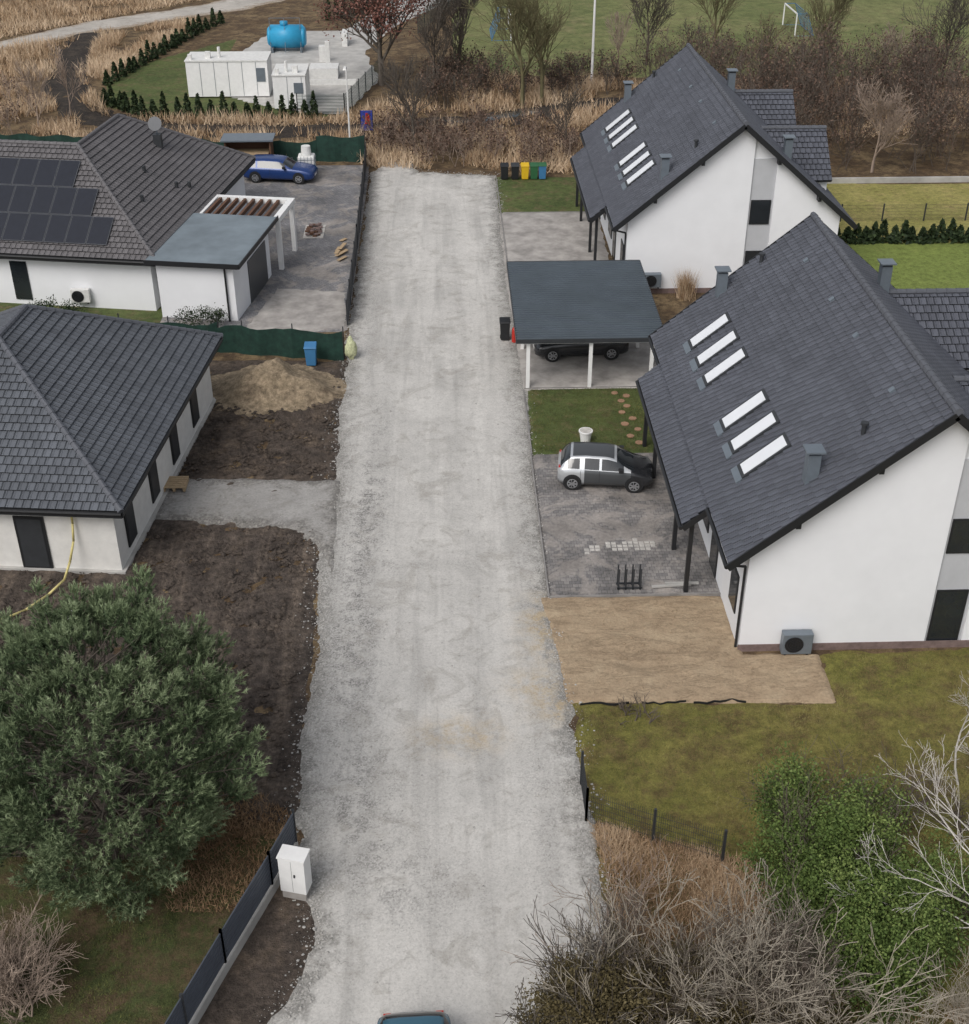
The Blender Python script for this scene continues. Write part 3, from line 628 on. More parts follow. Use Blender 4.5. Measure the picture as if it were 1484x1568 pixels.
D.box(c0.x-.22,c0.x+.22,c0.y-.25,c0.y+.2,4.9,6.1,1)
for (u,v) in ((-3.1,7.6),(-1.6,8.2),(-1.2,9.1),(-2.2,4.6)):
    p=Vector(f3(u,v,ez-u*(rz-ez)/h)); D.cyl(p,p+Vector((0,0,.35)),.1,n=10,m=1)
ch.append(D.obj('dish_and_vents',[M['gmetal'],M['dmetal'],M['sframe']]))
Gb=MB(); 
Gb.box(.0,4.0,-.15,6.2,0,2.95,0,fr); ch.append(Gb.obj('garage_walls',M['stucco']))
Gr=MB(); Gr.box(-.4,4.45,-.55,6.7,3.05,3.22,0,fr); ch.append(Gr.obj('garage_roof',M['flat']))
Gf=MB(); Gf.box(-.0,4.35,-.45,6.6,2.955,3.045,0,fr)
Gf.bar(f3(-.42,-.58,3.15),f3(4.48,-.58,3.15),.05,.24); Gf.bar(f3(4.48,-.58,3.15),f3(4.48,6.75,3.15),.05,.24)
Gf.cyl(f3(3.6,-.25,2.9),f3(3.6,-.25,0),.05); ch.append(Gf.obj('garage_trim',M['black']))
Gd=MB(); Gd.box(4.003,4.05,2.2,5.4,.05,2.35,0,fr); ch.append(Gd.obj('garage_door',M['greyp']))
Pg=MB()
for u,v in ((4.2,9.9),(.2,9.9),(4.2,7.0)): Pg.box(u,u+.25,v,v+.25,0,2.8,0,fr)
Pg.box(-.2,4.5,9.9,10.25,2.81,3.1,0,fr); Pg.box(4.15,4.5,6.8,9.89,2.81,3.1,0,fr); Pg.box(-.2,.1,6.8,9.89,2.81,3.1,0,fr)
for i in range(8): Pg.box(.2+i*.48,.34+i*.48,6.81,9.88,2.85,3.08,1,fr)
ch.append(Pg.obj('pergola',[M['white'],M['brown']]))
group('white_house_with_solar_panels',(-20,70,0),ch)
p=f3(-5.,.5,.35); ac_unit(p[0],p[1],.45,.95,.7,'whited')
# ------------------------------------------------------------------ carport
ch=[]
c=MB(); x0,x1,y0,y1=3.2,9.95,53.5,62.6
n=38
for i in range(n):
    y=y0+(y1-y0)*i/n; d=(y1-y0)/n; z=lambda yy:2.62+.02*(yy-y0)
    c.hexa([(x0,y,z(y)),(x1,y,z(y)),(x1,y+d,z(y+d)),(x0,y+d,z(y+d)),(x0,y,z(y)+.08),(x1,y,z(y)+.08),(x1,y+d*.93,z(y+d)+.012),(x0,y+d*.93,z(y+d)+.012)],0)
ch.append(c.obj('roof_sheet',M['sheet']))
c=MB()
for a,b in (((x0,y0),(x1,y0)),((x0,y1),(x1,y1)),((x0,y0),(x0,y1)),((x1,y0),(x1,y1))):
    zz=lambda y:2.55+.02*(y-y0); c.bar((a[0],a[1],zz(a[1])),(b[0],b[1],zz(b[1])),.06,.2)
ch.append(c.obj('fascia',M['dmetal']))
c=MB()
for x,y in ((3.75,53.75),(6.6,53.75),(9.4,53.75),(3.75,58),(9.4,58),(3.75,62.3),(6.6,62.3),(9.4,62.3)): c.box(x-.08,x+.08,y-.08,y+.08,.05,2.55)
for y in (53.75,58,62.3): c.box(3.5,9.6,y-.05,y+.05,2.33,2.5)
c.box(3.7,3.8,53.9,62.2,2.28,2.327)
ch.append(c.obj('posts_and_beams',M['white']))
group('carport',(6.6,58,0),ch)
# ------------------------------------------------------------------ cars
def car(name,loc,rot,L,W,H,top,belt,mats,wheelx,panes,wr=.31,paintfn=None):
    N=40; xs=np.linspace(0,1,N); tz=np.interp(xs,[a for a,b in top],[b for a,b in top]); bz=np.interp(xs,[a for a,b in belt],[b for a,b in belt])
    k=np.array([.25,.5,.25]); tz2=np.convolve(np.pad(tz,1,'edge'),k,'valid')
    V=[];F=[];MI=[]; w=W/2
    for i,x in enumerate(xs):
        e=min(1,min(x,1-x)/.09); ww=w*(.80+.20*math.sqrt(max(0,e*(2-e)))); b=bz[i]; t=max(tz2[i],b+.03); gq=min(1,max(0,(t-b)/(H-b)))
        zb=.24+.08*(1-e); wr_=ww*(.93-.15*gq)
        half=[(ww*.90,zb),(ww*.985,zb+.14),(ww,(zb+b)/2+.05),(ww*.975,b),(ww*.95,b+.015),(wr_,max(t-.075,b+.02)),(wr_*.86,t-.01),(wr_*.45,t+.02)]
        ring=[(y,z) for y,z in half]+[(-y,z) for y,z in half[::-1]]
        for y,z in ring: V.append((x*L-L/2,y,z))
    R=16
    slope=np.gradient(tz2,xs*L)
    for i in range(N-1):
        xm=(xs[i]+xs[i+1])/2; g=((tz2[i]+tz2[i+1])/2-(bz[i]+bz[i+1])/2)
        for j in range(R-1):
            a=i*R+j; F.append([a,a+R,a+R+1,a+1]); mi=0
            jj=j if j<8 else 14-j
            if j in (4,10) and g>.18:
                if any(p0<xm<p1 for p0,p1 in panes): mi=1
            if g>.12 and abs((slope[i]+slope[i+1])/2)>.38 and j in (5,6,7,8,9): mi=1
            if mi==0 and paintfn: mi=paintfn(xm,jj,g)
            MI.append(mi)
        F.append([i*R,i*R+R-1,(i+1)*R+R-1,(i+1)*R]); MI.append(2)
    V=np.array(V); obs=[]
    me=bpy.data.meshes.new('body'); F2=F+[list(range(R))[::-1],list(range((N-1)*R,N*R))]; MI+= [0,0]
    me.from_pydata([tuple(v) for v in V],[],F2)
    for m_ in mats: me.materials.append(m_)
    me.polygons.foreach_set('material_index',MI)
    import bmesh
    bm=bmesh.new(); bm.from_mesh(me); bmesh.ops.recalc_face_normals(bm,faces=bm.faces); bm.to_mesh(me); bm.free()
    me.polygons.foreach_set('use_smooth',[True]*len(me.polygons)); o=link(bpy.data.objects.new('body',me)); obs.append(o)
    wb=MB(); dt=MB()
    for wx in wheelx:
        x=wx*L-L/2
        for s in (-1,1):
            wb.cyl((x,s*(w-.25),wr+.04),(x,s*(w+.004),wr+.04),wr+.06,n=22,m=1)
            wb.cyl((x,s*(w-.2),wr),(x,s*(w+.015),wr),wr,n=22,m=0); wb.cyl((x,s*w,wr),(x,s*(w+.02),wr),wr*.68,n=20,m=2)
            wb.cyl((x,s*(w+.018),wr),(x,s*(w+.024),wr),wr*.58,n=16,m=1)
            for a in range(7):
                an=a*2*math.pi/7; wb.bar((x,s*(w+.03),wr),(x+math.cos(an)*wr*.6,s*(w+.03),wr+math.sin(an)*wr*.6),.02,.06,2)
    obs.append(wb.obj('wheels',[M['tyre'],M['black'],M['rim']]))
    for s in (-1,1):
        dt.box(L/2-.46,L/2-.16,s*w*.62-.15,s*w*.62+.15,belt[-1][1]-.10,belt[-1][1]+.03,0)
        dt.box(-L/2+.03,-L/2+.2,s*w*.7-.09,s*w*.7+.09,.7,.98,1)
        mx=panes[-1][1]*L-L/2-.05; dt.box(mx-.1,mx+.1,s*(w+.1)-.09,s*(w+.1)+.09,belt[1][1]+.02,belt[1][1]+.16,2)
    dt.box(L/2-.06,L/2+.012,-.26,.26,.38,.5,0); dt.box(-L/2-.012,-L/2+.06,-.26,.26,.5,.62,0)
    for p0,p1 in panes[:-1]:
        for s in (-1,1): dt.box(p1*L-L/2,p1*L-L/2+.012,s*(w+.001)-.004,s*(w+.001)+.004,.38,belt[1][1]-.05,2)
    obs.append(dt.obj('lights_and_mirrors',[M['whited'],M['red'],M['black']],bevel=.02))
    e=bpy.data.objects.new(name,None); link(e)
    for q_ in obs: q_.parent=e
    e.location=loc; e.rotation_euler=(0,0,rot); return e
hatch_top=[(0,.75),(.02,1.0),(.06,1.25),(.13,1.43),(.3,1.47),(.52,1.45),(.62,1.36),(.80,.98),(.86,.93),(.96,.8),(1,.62)]
hatch_belt=[(0,.9),(.15,.95),(.7,.9),(.8,.88),(.95,.74),(1,.6)]
def pf(x,j,g):
    if x>.78: return 3
    if j>=6 and g>.3 and .16<x<.6: return 2
    if .27<x<.78 and j in (0,1,2): return 4
    return 0
car('silver_hatchback_car',(6.35,45.2,.13),math.radians(-7),3.78,1.69,1.47,hatch_top,hatch_belt,[M['silver'],M['glass'],M['greyp'],M['blackp'],M['greyp']],(.16,.81),[(.1,.24),(.27,.44),(.465,.68)],paintfn=pf)
wag_top=[(0,.7),(.015,1.0),(.06,1.25),(.12,1.42),(.3,1.47),(.5,1.45),(.58,1.38),(.72,1.0),(.85,.94),(.96,.84),(1,.6)]
wag_belt=[(0,.92),(.1,.98),(.7,.93),(.85,.86),(.96,.74),(1,.58)]
car('blue_estate_car',(-10.7,85.1,.08),math.radians(-8),4.75,1.84,1.47,wag_top,wag_belt,[M['bluep'],M['glass'],M['black']],(.19,.8),[(.08,.21),(.23,.40),(.42,.62)],wr=.33)
car('black_estate_car',(6.5,57.4,.13),math.radians(183),4.5,1.82,1.5,wag_top,wag_belt,[M['blackp'],M['glass'],M['black']],(.19,.82),[(.08,.21),(.23,.40),(.42,.62)],wr=.33)
car('teal_hatchback_car',(-.95,17.65,.07),math.radians(-88),3.9,1.75,1.5,hatch_top,hatch_belt,[M['tealp'],M['glass'],M['black']],(.16,.81),[(.1,.24),(.27,.44),(.465,.68)])
# ------------------------------------------------------------------ fences
def panel_fence(name,pts,h,mat,step=2.5,slat=.1,gap=.03,plinth=None,solid=True,thick=.03,wave=0,z0=.05,wire=.006):
    pm=MB(); po=MB(); pp=MB()
    for a,b in zip(pts[:-1],pts[1:]):
        a=Vector((*a,0));b=Vector((*b,0)); L=(b-a).length; n=max(1,round(L/step)); base=z0+(plinth or 0)
        for i in range(n):
            p=a+(b-a)*(i/n); q=a+(b-a)*((i+1)/n); po.bar(p,p+Vector((0,0,h+.05)),.07,.07)
            if solid:
                z=base
                while z<h-.02:
                    dz=Vector((0,0,z+slat/2)); pm.bar(p+dz,q+dz,thick,slat); z+=slat+gap
            else:
                for z in np.arange(base,h,.2): pm.bar(p+Vector((0,0,z)),q+Vector((0,0,z)),wire,wire)
                k=int((q-p).length/.06)
                for j in range(k): 
                    r=p+(q-p)*(j/k); pm.bar(r+Vector((0,0,base)),r+Vector((0,0,h)),wire,wire)
            if plinth: pp.bar(p+Vector((0,0,plinth/2)),q+Vector((0,0,plinth/2)),.12,plinth+.0)
        po.bar(b,b+Vector((0,0,h+.05)),.07,.07)
    ob=[pm.obj('panels',mat),po.obj('posts',M['dmetal'])]
    if plinth: ob.append(pp.obj('plinth',M['concL']))
    return group(name,(pts[0][0],pts[0][1],0),ob)
panel_fence('panel_fence',[(-4.35,25.7),(-4.85,24.2),(-5.75,21.7),(-7.05,18),(-8.2,14)],1.5,M['bfence'],2.,.10,.035,.35)
panel_fence('wire_fence',[(3.75,28),(3.75,26.5),(7.3,24.8)],1.25,M['dmetal'],2.6,solid=False,wire=.008)
panel_fence('wire_fence',[(-4.95,61.2),(-5.0,72.3),(-5.15,84.5),(-5.2,88.8)],1.4,M['dmetal'],2.5,.035,.035)
def screen(name,pts,h,mat):
    g=MB();po=MB()
    for a,b in zip(pts[:-1],pts[1:]):
        a=Vector((*a,0));b=Vector((*b,0)); L=(b-a).length; n=int(L/.4); nr=Vector((-(b-a).y,(b-a).x,0)).normalized()
        sh=[.07*math.sin(i*1.3)+random.gauss(0,.03) for i in range(n+1)]; hh=[h-.22*abs(math.sin(i*.5))-abs(random.gauss(0,.05)) for i in range(n+1)]
        for i in range(n):
            p=a+(b-a)*(i/n);q=a+(b-a)*((i+1)/n); o1=nr*sh[i];o2=nr*sh[i+1];h1=hh[i];h2=hh[i+1]
            g.hexa([p+o1,q+o2,q+o2+nr*.02,p+o1+nr*.02,p+o1+Vector((0,0,h1)),q+o2+Vector((0,0,h2)),q+o2+nr*.02+Vector((0,0,h2)),p+o1+nr*.02+Vector((0,0,h1))])
        for i in range(int(L/2.5)+1):
            p=a+(b-a)*min(1,i*2.5/L)-nr*.14; po.bar(p,p+Vector((0,0,h+.1)),.05,.05)
    return group(name,(pts[0][0],pts[0][1],0),[g.obj('screen_fabric',mat),po.obj('posts',M['dmetal'])])
screen('green_screen_fence',[(-4.9,57.2),(-11,58.3),(-22,60.2),(-32,62)],1.6,M['gnet'])
screen('green_screen_fence',[(-5.3,88.9),(-8.6,89.2)],1.9,M['gnet'])
screen('green_screen_fence',[(-8.6,89.2),(-14,89.6),(-24,91),(-60,96)],1.5,M['gnet'])
panel_fence('garden_fence',[(21.6,75.8),(60,75.5)],1.1,M['dmetal'],2.5,solid=False)
lw=MB(); lw.box(22.5,60,83.2,83.4,0,.35); lw.obj('low_garden_wall',M['concL'])
panel_fence('pitch_fence',[(-2.1,129.5),(2.2,146),(6,160)],1.8,M['gnet'],2.5,.04,.08)
panel_fence('station_fence',[(-5.2,112.2),(-7.4,101),(-11,101.1)],1.6,M['gnet'],2.5,.03,.08)
kb=MB()
kb.box(3.47,3.53,37.3,47.6,0,.14); kb.box(3.5,9.9,37.23,37.295,0,.15); kb.box(3.6,9.7,53.66,53.71,0,.14); kb.box(3.52,3.58,47.62,53.6,0,.12); kb.box(3.53,3.59,62.9,85,0,.12); kb.box(3.7,8.9,77.9,77.96,0,.12)
kb.obj('kerb',M['kerb'])
mb=MB(); px_=None
for i in range(26):
    x=4.1+i*.21+random.gauss(0,.03); y=31.5+.05*math.sin(i*.9)+random.gauss(0,.03)
    if px_ and i not in (8,9,17): mb.bar((*px_,.07),(x,y,.07),.02,.08)
    px_=(x,y)
mb.obj('black_edging_membrane',M['black'])
mb=MB()
for i in range(46):
    x=5.9+random.random()*1.7; y=40.1+random.random()*.55; x=round(x/.21)*.21; y=round(y/.21)*.21
    mb.box(x,x+.17,y,y+.17,.10,.128+.0002*i)
for i in range(9):
    x=round((4.9+random.random()*.6)/.21)*.21; y=round((39.9+random.random()*.5)/.21)*.21; mb.box(x,x+.17,y,y+.17,.10,.129+.0002*i)
mb.obj('white_paving_stones',M['wpav'])
mb=MB()
for x,y in ((8.2,48.4),(7.9,49.),(8.3,49.6),(7.8,50.1),(8.2,50.6),(7.8,51.2),(8.1,51.8),(7.9,52.3),(8.2,52.8),(7.7,53.1)):
    mb.cyl((x,y,.08),(x,y,.125),.15+.04*random.random(),n=7)
mb.obj('stepping_stones',M['terra'])
# ------------------------------------------------------------------ small objects
def bin_(name,x,y,mat,lid=None,h=1.0,s=.55,extra=None):
    b=MB(); k=s/2*.82; t=s/2; z=.12
    b.hexa([(x-k,y-k,z),(x+k,y-k,z),(x+k,y+k,z),(x-k,y+k,z),(x-t,y-t,h),(x+t,y-t,h),(x+t,y+t,h),(x-t,y+t,h)],0)
    l=MB(); l.hexa([(x-t-.03,y-t-.05,h+.003),(x+t+.03,y-t-.05,h+.003),(x+t+.03,y+t+.03,h+.003),(x-t-.03,y+t+.03,h+.003),(x-t,y-t,h+.05),(x+t,y-t,h+.05),(x+t,y+t,h+.12),(x-t,y+t,h+.12)])
    l.cyl((x-t,y+t+.06,h+.04),(x+t,y+t+.06,h+.04),.025,n=8)
    w_=MB()
    for sx in (-1,1): w_.cyl((x+sx*(t-.08),y+k,.13),(x+sx*(t-.02),y+k,.13),.11,n=14)
    return group(name,(x,y,0),[b.obj('bin_body',mat,bevel=.03),l.obj('lid',lid or mat,bevel=.02),w_.obj('wheels',M['tyre'])])
for x,m_,l_ in ((4.1,'black','black'),(4.8,'black','dmetal'),(5.45,'yellow','yellow'),(6.05,'green','green'),(6.6,'blue','green')): bin_('wheelie_bin',x,84.6,M[m_],M[l_],1.0,.52)
bin_('wheelie_bin',2.95,59.2,M['black'],M['black'],1.05,.5)
bin_('wheelie_bin',-6.4,56.6,M['blue'],M['blue'],1.05,.55)
b=MB(); b.cyl((3.4,58.9,.08),(3.4,58.9,.75),.12,n=12); b.cyl((3.4,58.9,.75),(3.4,58.9,.86),.12,.04,n=12); b.cyl((3.4,58.9,.86),(3.4,58.9,.95),.03,n=8); b.bar((3.4,58.9,.93),(3.55,58.9,.9),.03,.03); b.obj('fire_extinguisher',M['red'],False)
b=MB(); b.cyl((5.9,48.5,.1),(5.9,48.5,.62),.2,.27,n=20); b.cyl((5.9,48.5,.62),(5.9,48.5,.68),.3,n=20); b.cyl((5.9,48.5,.681),(5.9,48.5,.69),.25,n=20,m=1); b.obj('white_plant_pot',[M['white'],M['wpav']])
b=MB()
for i in range(4):
    x=6.0+i*.26; b.bar((x,37.6,.12),(x,37.6,1.0),.05,.05); b.bar((x,37.9,.12),(x,37.9,1.0),.05,.05); b.bar((x,37.6,.2),(x,37.9,.2),.04,.04)
b.bar((5.95,37.6,.2),(6.85,37.6,.2),.05,.05); b.bar((5.95,37.9,.2),(6.85,37.9,.2),.05,.05); b.obj('metal_rack',M['dmetal'])
b=MB(); b.bar((7.2,37.65,.2),(8.6,37.75,.2),.1,.06); b.bar((7.7,37.85,.2),(8.9,37.8,.22),.12,.05); b.obj('timber_offcuts',M['concL'])
def lump(name,c,r,mat,seed=0,sub=3):
    import bmesh
    bm=bmesh.new(); bmesh.ops.create_icosphere(bm,subdivisions=sub,radius=1); rg=random.Random(seed)
    from mathutils import noise
    for v in bm.verts:
        n_=noise.noise(v.co*1.7+Vector((seed,0,0)))+.5*noise.noise(v.co*4+Vector((seed,0,0))); v.co*=1+.4*n_; v.co.x*=r[0];v.co.y*=r[1];v.co.z*=r[2]; v.co+=Vector(c)
    me=bpy.data.meshes.new(name); bm.to_mesh(me); bm.free(); me.materials.append(mat); me.polygons.foreach_set('use_smooth',[True]*len(me.polygons)); return link(bpy.data.objects.new(name,me))
M['sack']=simple('pale_sack_mat',(.5,.52,.32),.7,.4,9)
lump('plastic_sack',(-4.55,57.2,.6),(.26,.22,.55),M['sack'],4)
lump('white_bag',(-12.6,35.6,.55),(.35,.3,.8),M['whited'],2)
b=MB(); fr2=frame((-4.2,24.1),math.radians(-15)); b.box(-.36,.36,-.2,.25,.3,1.5,0,fr2); b2=MB(); b2.box(-.38,.38,-.22,.27,1.503,1.55,0,fr2)
b3=MB(); b3.box(-.33,.33,-.17,.22,0,.298,0,fr2); b4=MB(); b4.box(-.01,-.003,-.204,-.2005,.35,1.45,0,fr2); b4.box(.05,.09,-.225,-.201,.9,1.0,0,fr2)
group('utility_cabinet',(-4.2,24.1,0),[b.obj('cabinet',M['white'],bevel=.01),b2.obj('cap',M['white']),b3.obj('base',M['conc']),b4.obj('door_seam',M['dmetal'])])
b=MB(); b.cyl((-6.3,89.3,0),(-6.3,89.3,6.3),.07,.045,n=10); b.bar((-6.3,89.3,6.3),(-6.3,88.3,6.45),.05,.05); b.hexa([(-6.42,87.8,6.42),(-6.18,87.8,6.42),(-6.18,88.5,6.42),(-6.42,88.5,6.42),(-6.38,87.85,6.52),(-6.22,87.85,6.52),(-6.22,88.5,6.52),(-6.38,88.5,6.52)]); b.box(-6.45,-6.15,89.15,89.45,0,.4); b.obj('street_lamp',M['whited'])
b=MB(); b.cyl((12.5,110,0),(12.5,110,10),.12,.07,n=10); b.box(12.1,12.9,109.9,110.1,9.6,9.9); b.obj('floodlight_pole',M['white'])
M['banner']=simple('banner_mat',(.03,.05,.3),.6,.2,2)
b=MB(); b.cyl((-5.9,95.6,0),(-5.9,95.6,1.8),.03); b.cyl((-5.,95.6,0),(-5.,95.6,1.8),.03); b.box(-5.87,-5.03,95.59,95.61,.3,1.75,1); b.prism([(-5.6,.8),(-5.2,.7),(-5.25,1.5),(-5.5,1.6)],1,95.575,95.585,2); b.obj('advert_banner',[M['dmetal'],M['banner'],M['red']])
b=MB(); b.box(-9.6,-8.5,85.9,86.9,.25,1.3,0); b2=MB(); b2.box(-9.65,-8.45,85.85,86.95,.08,.22); 
for z in (.5,.8,1.1):
    b2.bar((-9.63,85.87,z),(-8.47,85.87,z),.02,.02); b2.bar((-8.47,85.87,z),(-8.47,86.93,z),.02,.02)
for i in range(6): b2.bar((-9.63+i*.232,85.87,.2),(-9.63+i*.232,85.87,1.32),.02,.02)
b3=MB(); b3.cyl((-9.05,86.4,1.31),(-9.05,86.4,1.9),.35,.3,n=16)
group('water_tank_container',(-9,86.4,0),[b.obj('tank',M['whited'],bevel=.08),b2.obj('cage',M['gmetal']),b3.obj('drum',M['whited'])])
b=MB(); b.box(-14.6,-11.5,88.7,88.8,0,1.9,0); b.box(-14.6,-14.5,87.4,88.697,0,1.9,0); b.box(-11.6,-11.5,87.4,88.697,0,1.9,0); b.box(-14.8,-11.3,87.2,89,1.95,2.05,1); b.box(-14.4,-11.7,87.6,88.6,.05,1.1,2)
b.obj('wood_shelter',[M['brown'],M['gmetal'],M['wood']])
b=MB()
for i in range(40):
    x=-8.2+random.random()*.8;y=74.+random.random()*1.9;z=.1+random.random()*.2; b.box(x,x+.24,y,y+.16,z,z+.08,random.choice((0,1,1)))
b.box(-8.3,-7.1,73.9,76.1,.06,.1,2)
b.obj('brick_pile',[M['brown'],M['plinth'],M['wpav']])
b=MB()
for i in range(7):
    y=70+random.random()*3.4; x=-5.9-random.random()*.3; b.bar((x,y,.1+i*.03),(x+.1+random.random()*.5,y+.9*random.random()+.3,.1+i*.03),.22,.03,0)
b.obj('loose_planks',[M['wood']])
def container(x0,x1,y0,y1,h,name='white_container'):
    b=MB(); b.box(x0,x1,y0,y1,.15,h,0)
    b2=MB(); b2.box(x0-.05,x1+.05,y0-.06,y1+.05,h+.003,h+.1); b2.box(x0+.2,x0+.5,y0+.2,y0+.5,h+.1,h+.5)
    b2.box(x0+1.5,x0+1.9,y0+.6,y0+1.0,h+.1,h+.6); b2.cyl((x0+.4*(x1-x0),y0+1,h+.1),(x0+.4*(x1-x0),y0+1,h+.9),.12)
    b3=MB(); b3.box(x1-.9,x1-.2,y0-.045,y0-.003,1.3,h-.5)
    for i in range(int((x1-x0)/1.1)): b3.box(x0+1.1*(i+1)-.015,x0+1.1*(i+1)+.015,y0-.02,y0-.003,.2,h-.05)
    return group(name,(x0,y0,0),[b.obj('container_box',M['white']),b2.obj('roof_units',M['whited']),b3.obj('vents_and_joints',M['gmetal'])])
container(-20.1,-13.7,106.2,109.2,2.85); container(-12.9,-10.4,102.4,106,2.6)
b=MB(); b.cyl((-15.2,122.6,1.3),(-12.4,122.6,1.3),1.0,n=28); b.cyl((-15.5,122.6,1.3),(-15.2,122.6,1.3),.7,1.0,n=28); b.cyl((-12.4,122.6,1.3),(-12.1,122.6,1.3),1.0,.7,n=28); b.cyl((-14,122.6,2.2),(-14,122.6,2.6),.35,n=16)
b2=MB(); 
for x in (-15.2,-12.6): b2.box(x,x+.2,121.6,123.6,0,.5)
for x in (-15.2,-13.9,-12.5): b2.bar((x,121.9,2.1),(x,121.9,3.),.04,.04); b2.bar((x,121.5,.1),(x,121.9,2.1),.04,.04)
b2.bar((-15.2,121.9,3.),(-12.5,121.9,3.),.04,.04); b2.bar((-15.2,121.7,1.),(-12.5,121.7,1.),.04,.04)
group('blue_storage_tank',(-13.8,122.6,0),[b.obj('tank_shell',M['tank'],True),b2.obj('cradle_and_rail',M['gmetal'])])
b=MB(); b.box(-11,-8.6,112,114,.05,.9); b.box(-9.9,-9.5,116,116.4,.05,2.2); b.box(-12.5,-11.5,111,112,.05,1.1); b.box(-10.6,-9.9,118,118.6,.05,1.4); b.box(-11.,-7.,109.9,110.1,.05,.5); b.box(-9,-8.5,124,126,.05,1.2); b.obj('station_equipment',M['whited'])
def goal(x,y,fl):
    b=MB(); 
    for yy in (y,y+5): b.bar((x,yy,0),(x,yy,2.1),.1,.1); b.bar((x,yy,2.05),(x+fl*1.,yy,2.05),.05,.05,1); b.bar((x+fl*1.,yy,2.05),(x+fl*1.8,yy,.05),.05,.05,1); b.bar((x,yy,.05),(x+fl*1.8,yy,.05),.05,.05,1)
    b.bar((x,y,2.05),(x,y+5,2.05),.1,.1); b.bar((x+fl*1.8,y,.05),(x+fl*1.8,y+5,.05),.05,.05,1); b.bar((x+fl*1.,y,2.05),(x+fl*1.,y+5,2.05),.05,.05,1)
    for i in range(17): 
        yy=y+i*.31; b.bar((x+fl,yy,2.05),(x+fl*1.8,yy,.05),.015,.015,1)
    for i in range(7):
        t=i/7; b.bar((x+fl*(1+.8*t),y,2.05-2*t),(x+fl*(1+.8*t),y+5,2.05-2*t),.015,.015,1)
    b.obj('football_goal',[M['white'],M['blue']])
goal(6.6,126,-1); goal(33.5,127,1)
# ------------------------------------------------------------------ vegetation
def treeobj(name,segs,mat,n=4,extra=None,loc=(0,0,0)):
    V,F=tubes(segs,n)
    if extra is None: return fast(name,V,F,mat,smooth=True)
    t=fast('trunk_and_branches',V,F,mat,smooth=True); return group(name,loc,[t]+extra)
def bare(x,y,h,r=.14,mat='bark',kids=(13,8,6),name='bare_tree',minr=.016,ang=.62,lean=(0,0)):
    s=[]; grow(s,(x,y,-.1),(lean[0],lean[1],1),h*.78,r,0,kids,ang*(.9+.3*random.random()),.2+.12*random.random(),.07,minr,.6,.18+.12*random.random(),None,6); return treeobj(name,s,M[mat],3)
for a in ((6.3,102.4,9.5,.2,'barkg'),(7.9,103.6,9.5,.19,'barkg'),(-1.9,90.8,6.,.13,'bark',(12,7,5)),(1.4,109.8,8,.14,'bark'),(8.6,89.7,4.4,.07,'bark',(8,6,4)),(-.6,107,7.,.13,'bark'),
          (31.6,111,7.5,.16,'barkg'),(23.6,115.5,9,.17,'barkg'),(17.9,116,7.,.13,'bark'),(41.3,108.6,8,.15,'bark'),(-29.7,97.4,4.5,.07,'twigp',(8,6,4)),(-28.2,100.9,4.5,.07,'twigp',(8,6,4)),(28.9,85.5,5.6,.13,'twigp'),(15,113,4.5,.08,'twigp',(8,6,4)),(20.8,112.5,4.,.08,'bark',(8,5,4)),(36,106,5,.1,'twigp',(9,6,4)),(26.5,109,5,.1,'barkg',(9,6,4))):
    bare(*a)
s=[];tips=[]; grow(s,(-4.9,110,-.1),(0,0,1),8.,.26,0,(14,8,5),.8,.2,.08,.016,.62,.15,tips,6)
def leafquads(C,size,rng=RNG):
    n=len(C); a=rng.normal(size=(n,3)); a/=np.linalg.norm(a,axis=1)[:,None]; b=np.cross(a,rng.normal(size=(n,3))); b/=np.linalg.norm(b,axis=1)[:,None]
    s_=size*(.6+.8*rng.random((n,1)))/2; V=np.stack([C-a*s_,C-b*s_*.6,C+a*s_,C+b*s_*.6],1); return V.reshape(-1,3),np.arange(4*n).reshape(-1,4)
c=np.array([t[0] for t in tips]); c=np.repeat(c,22,0)+RNG.normal(0,.3,(len(c)*22,3))
V,F=leafquads(c,.2); lv=fast('leaves',V,F,M['rust'],fattr=RNG.random(len(F))); treeobj('russet_oak_tree',s,M['bark'],4,[lv],(-4.9,110,0))
def thicket(name,polys,n,h,mat,kids=(5,4),minr=.014,leaf=None,leafn=6):
    s=[];tips=[]
    for x,y in scatter(polys,n):
        for k in range(3): grow(s,(x+random.gauss(0,.3),y+random.gauss(0,.3),0),(random.gauss(0,.35),random.gauss(0,.35),1),h*(.6+.7*random.random()),.03,0,kids,.6,.2,.1,minr,.6,.2,tips,4)
    V,F=tubes(s,3); o=fast(name if leaf is None else 'stems',V,F,mat,smooth=True)
    if leaf is not None:
        c=np.array([t[0] for t in tips]); c=np.repeat(c,leafn,0)+RNG.normal(0,.22,(len(c)*leafn,3)); V,F=leafquads(c,.16); l=fast('leaves',V,F,leaf,fattr=RNG.random(len(F))); group(name,(polys[0][0],polys[0][1],0),[o,l])
thicket('brown_thicket',[(21,94),(23,84.3),(60,84.3),(60,108),(16,111.5)],280,3.2,M['twigd'],leaf=M['brush'],leafn=3)
thicket('road_end_brush',[(-1.5,87.5),(9,87),(9.5,96),(-5,96),(-5,90.5)],46,1.4,M['twigp'],minr=.01,leaf=M['brush'],leafn=3)
thicket('ditch_brush',[(-3,101.5),(14,106),(16,111),(0,112)],46,1.8,M['bark'],leaf=M['brush'],leafn=3)
thicket('left_field_brush',[(-45,95),(-30,94),(-32,108),(-50,112)],22,1.6,M['twigp'],leaf=M['brush'],leafn=2)
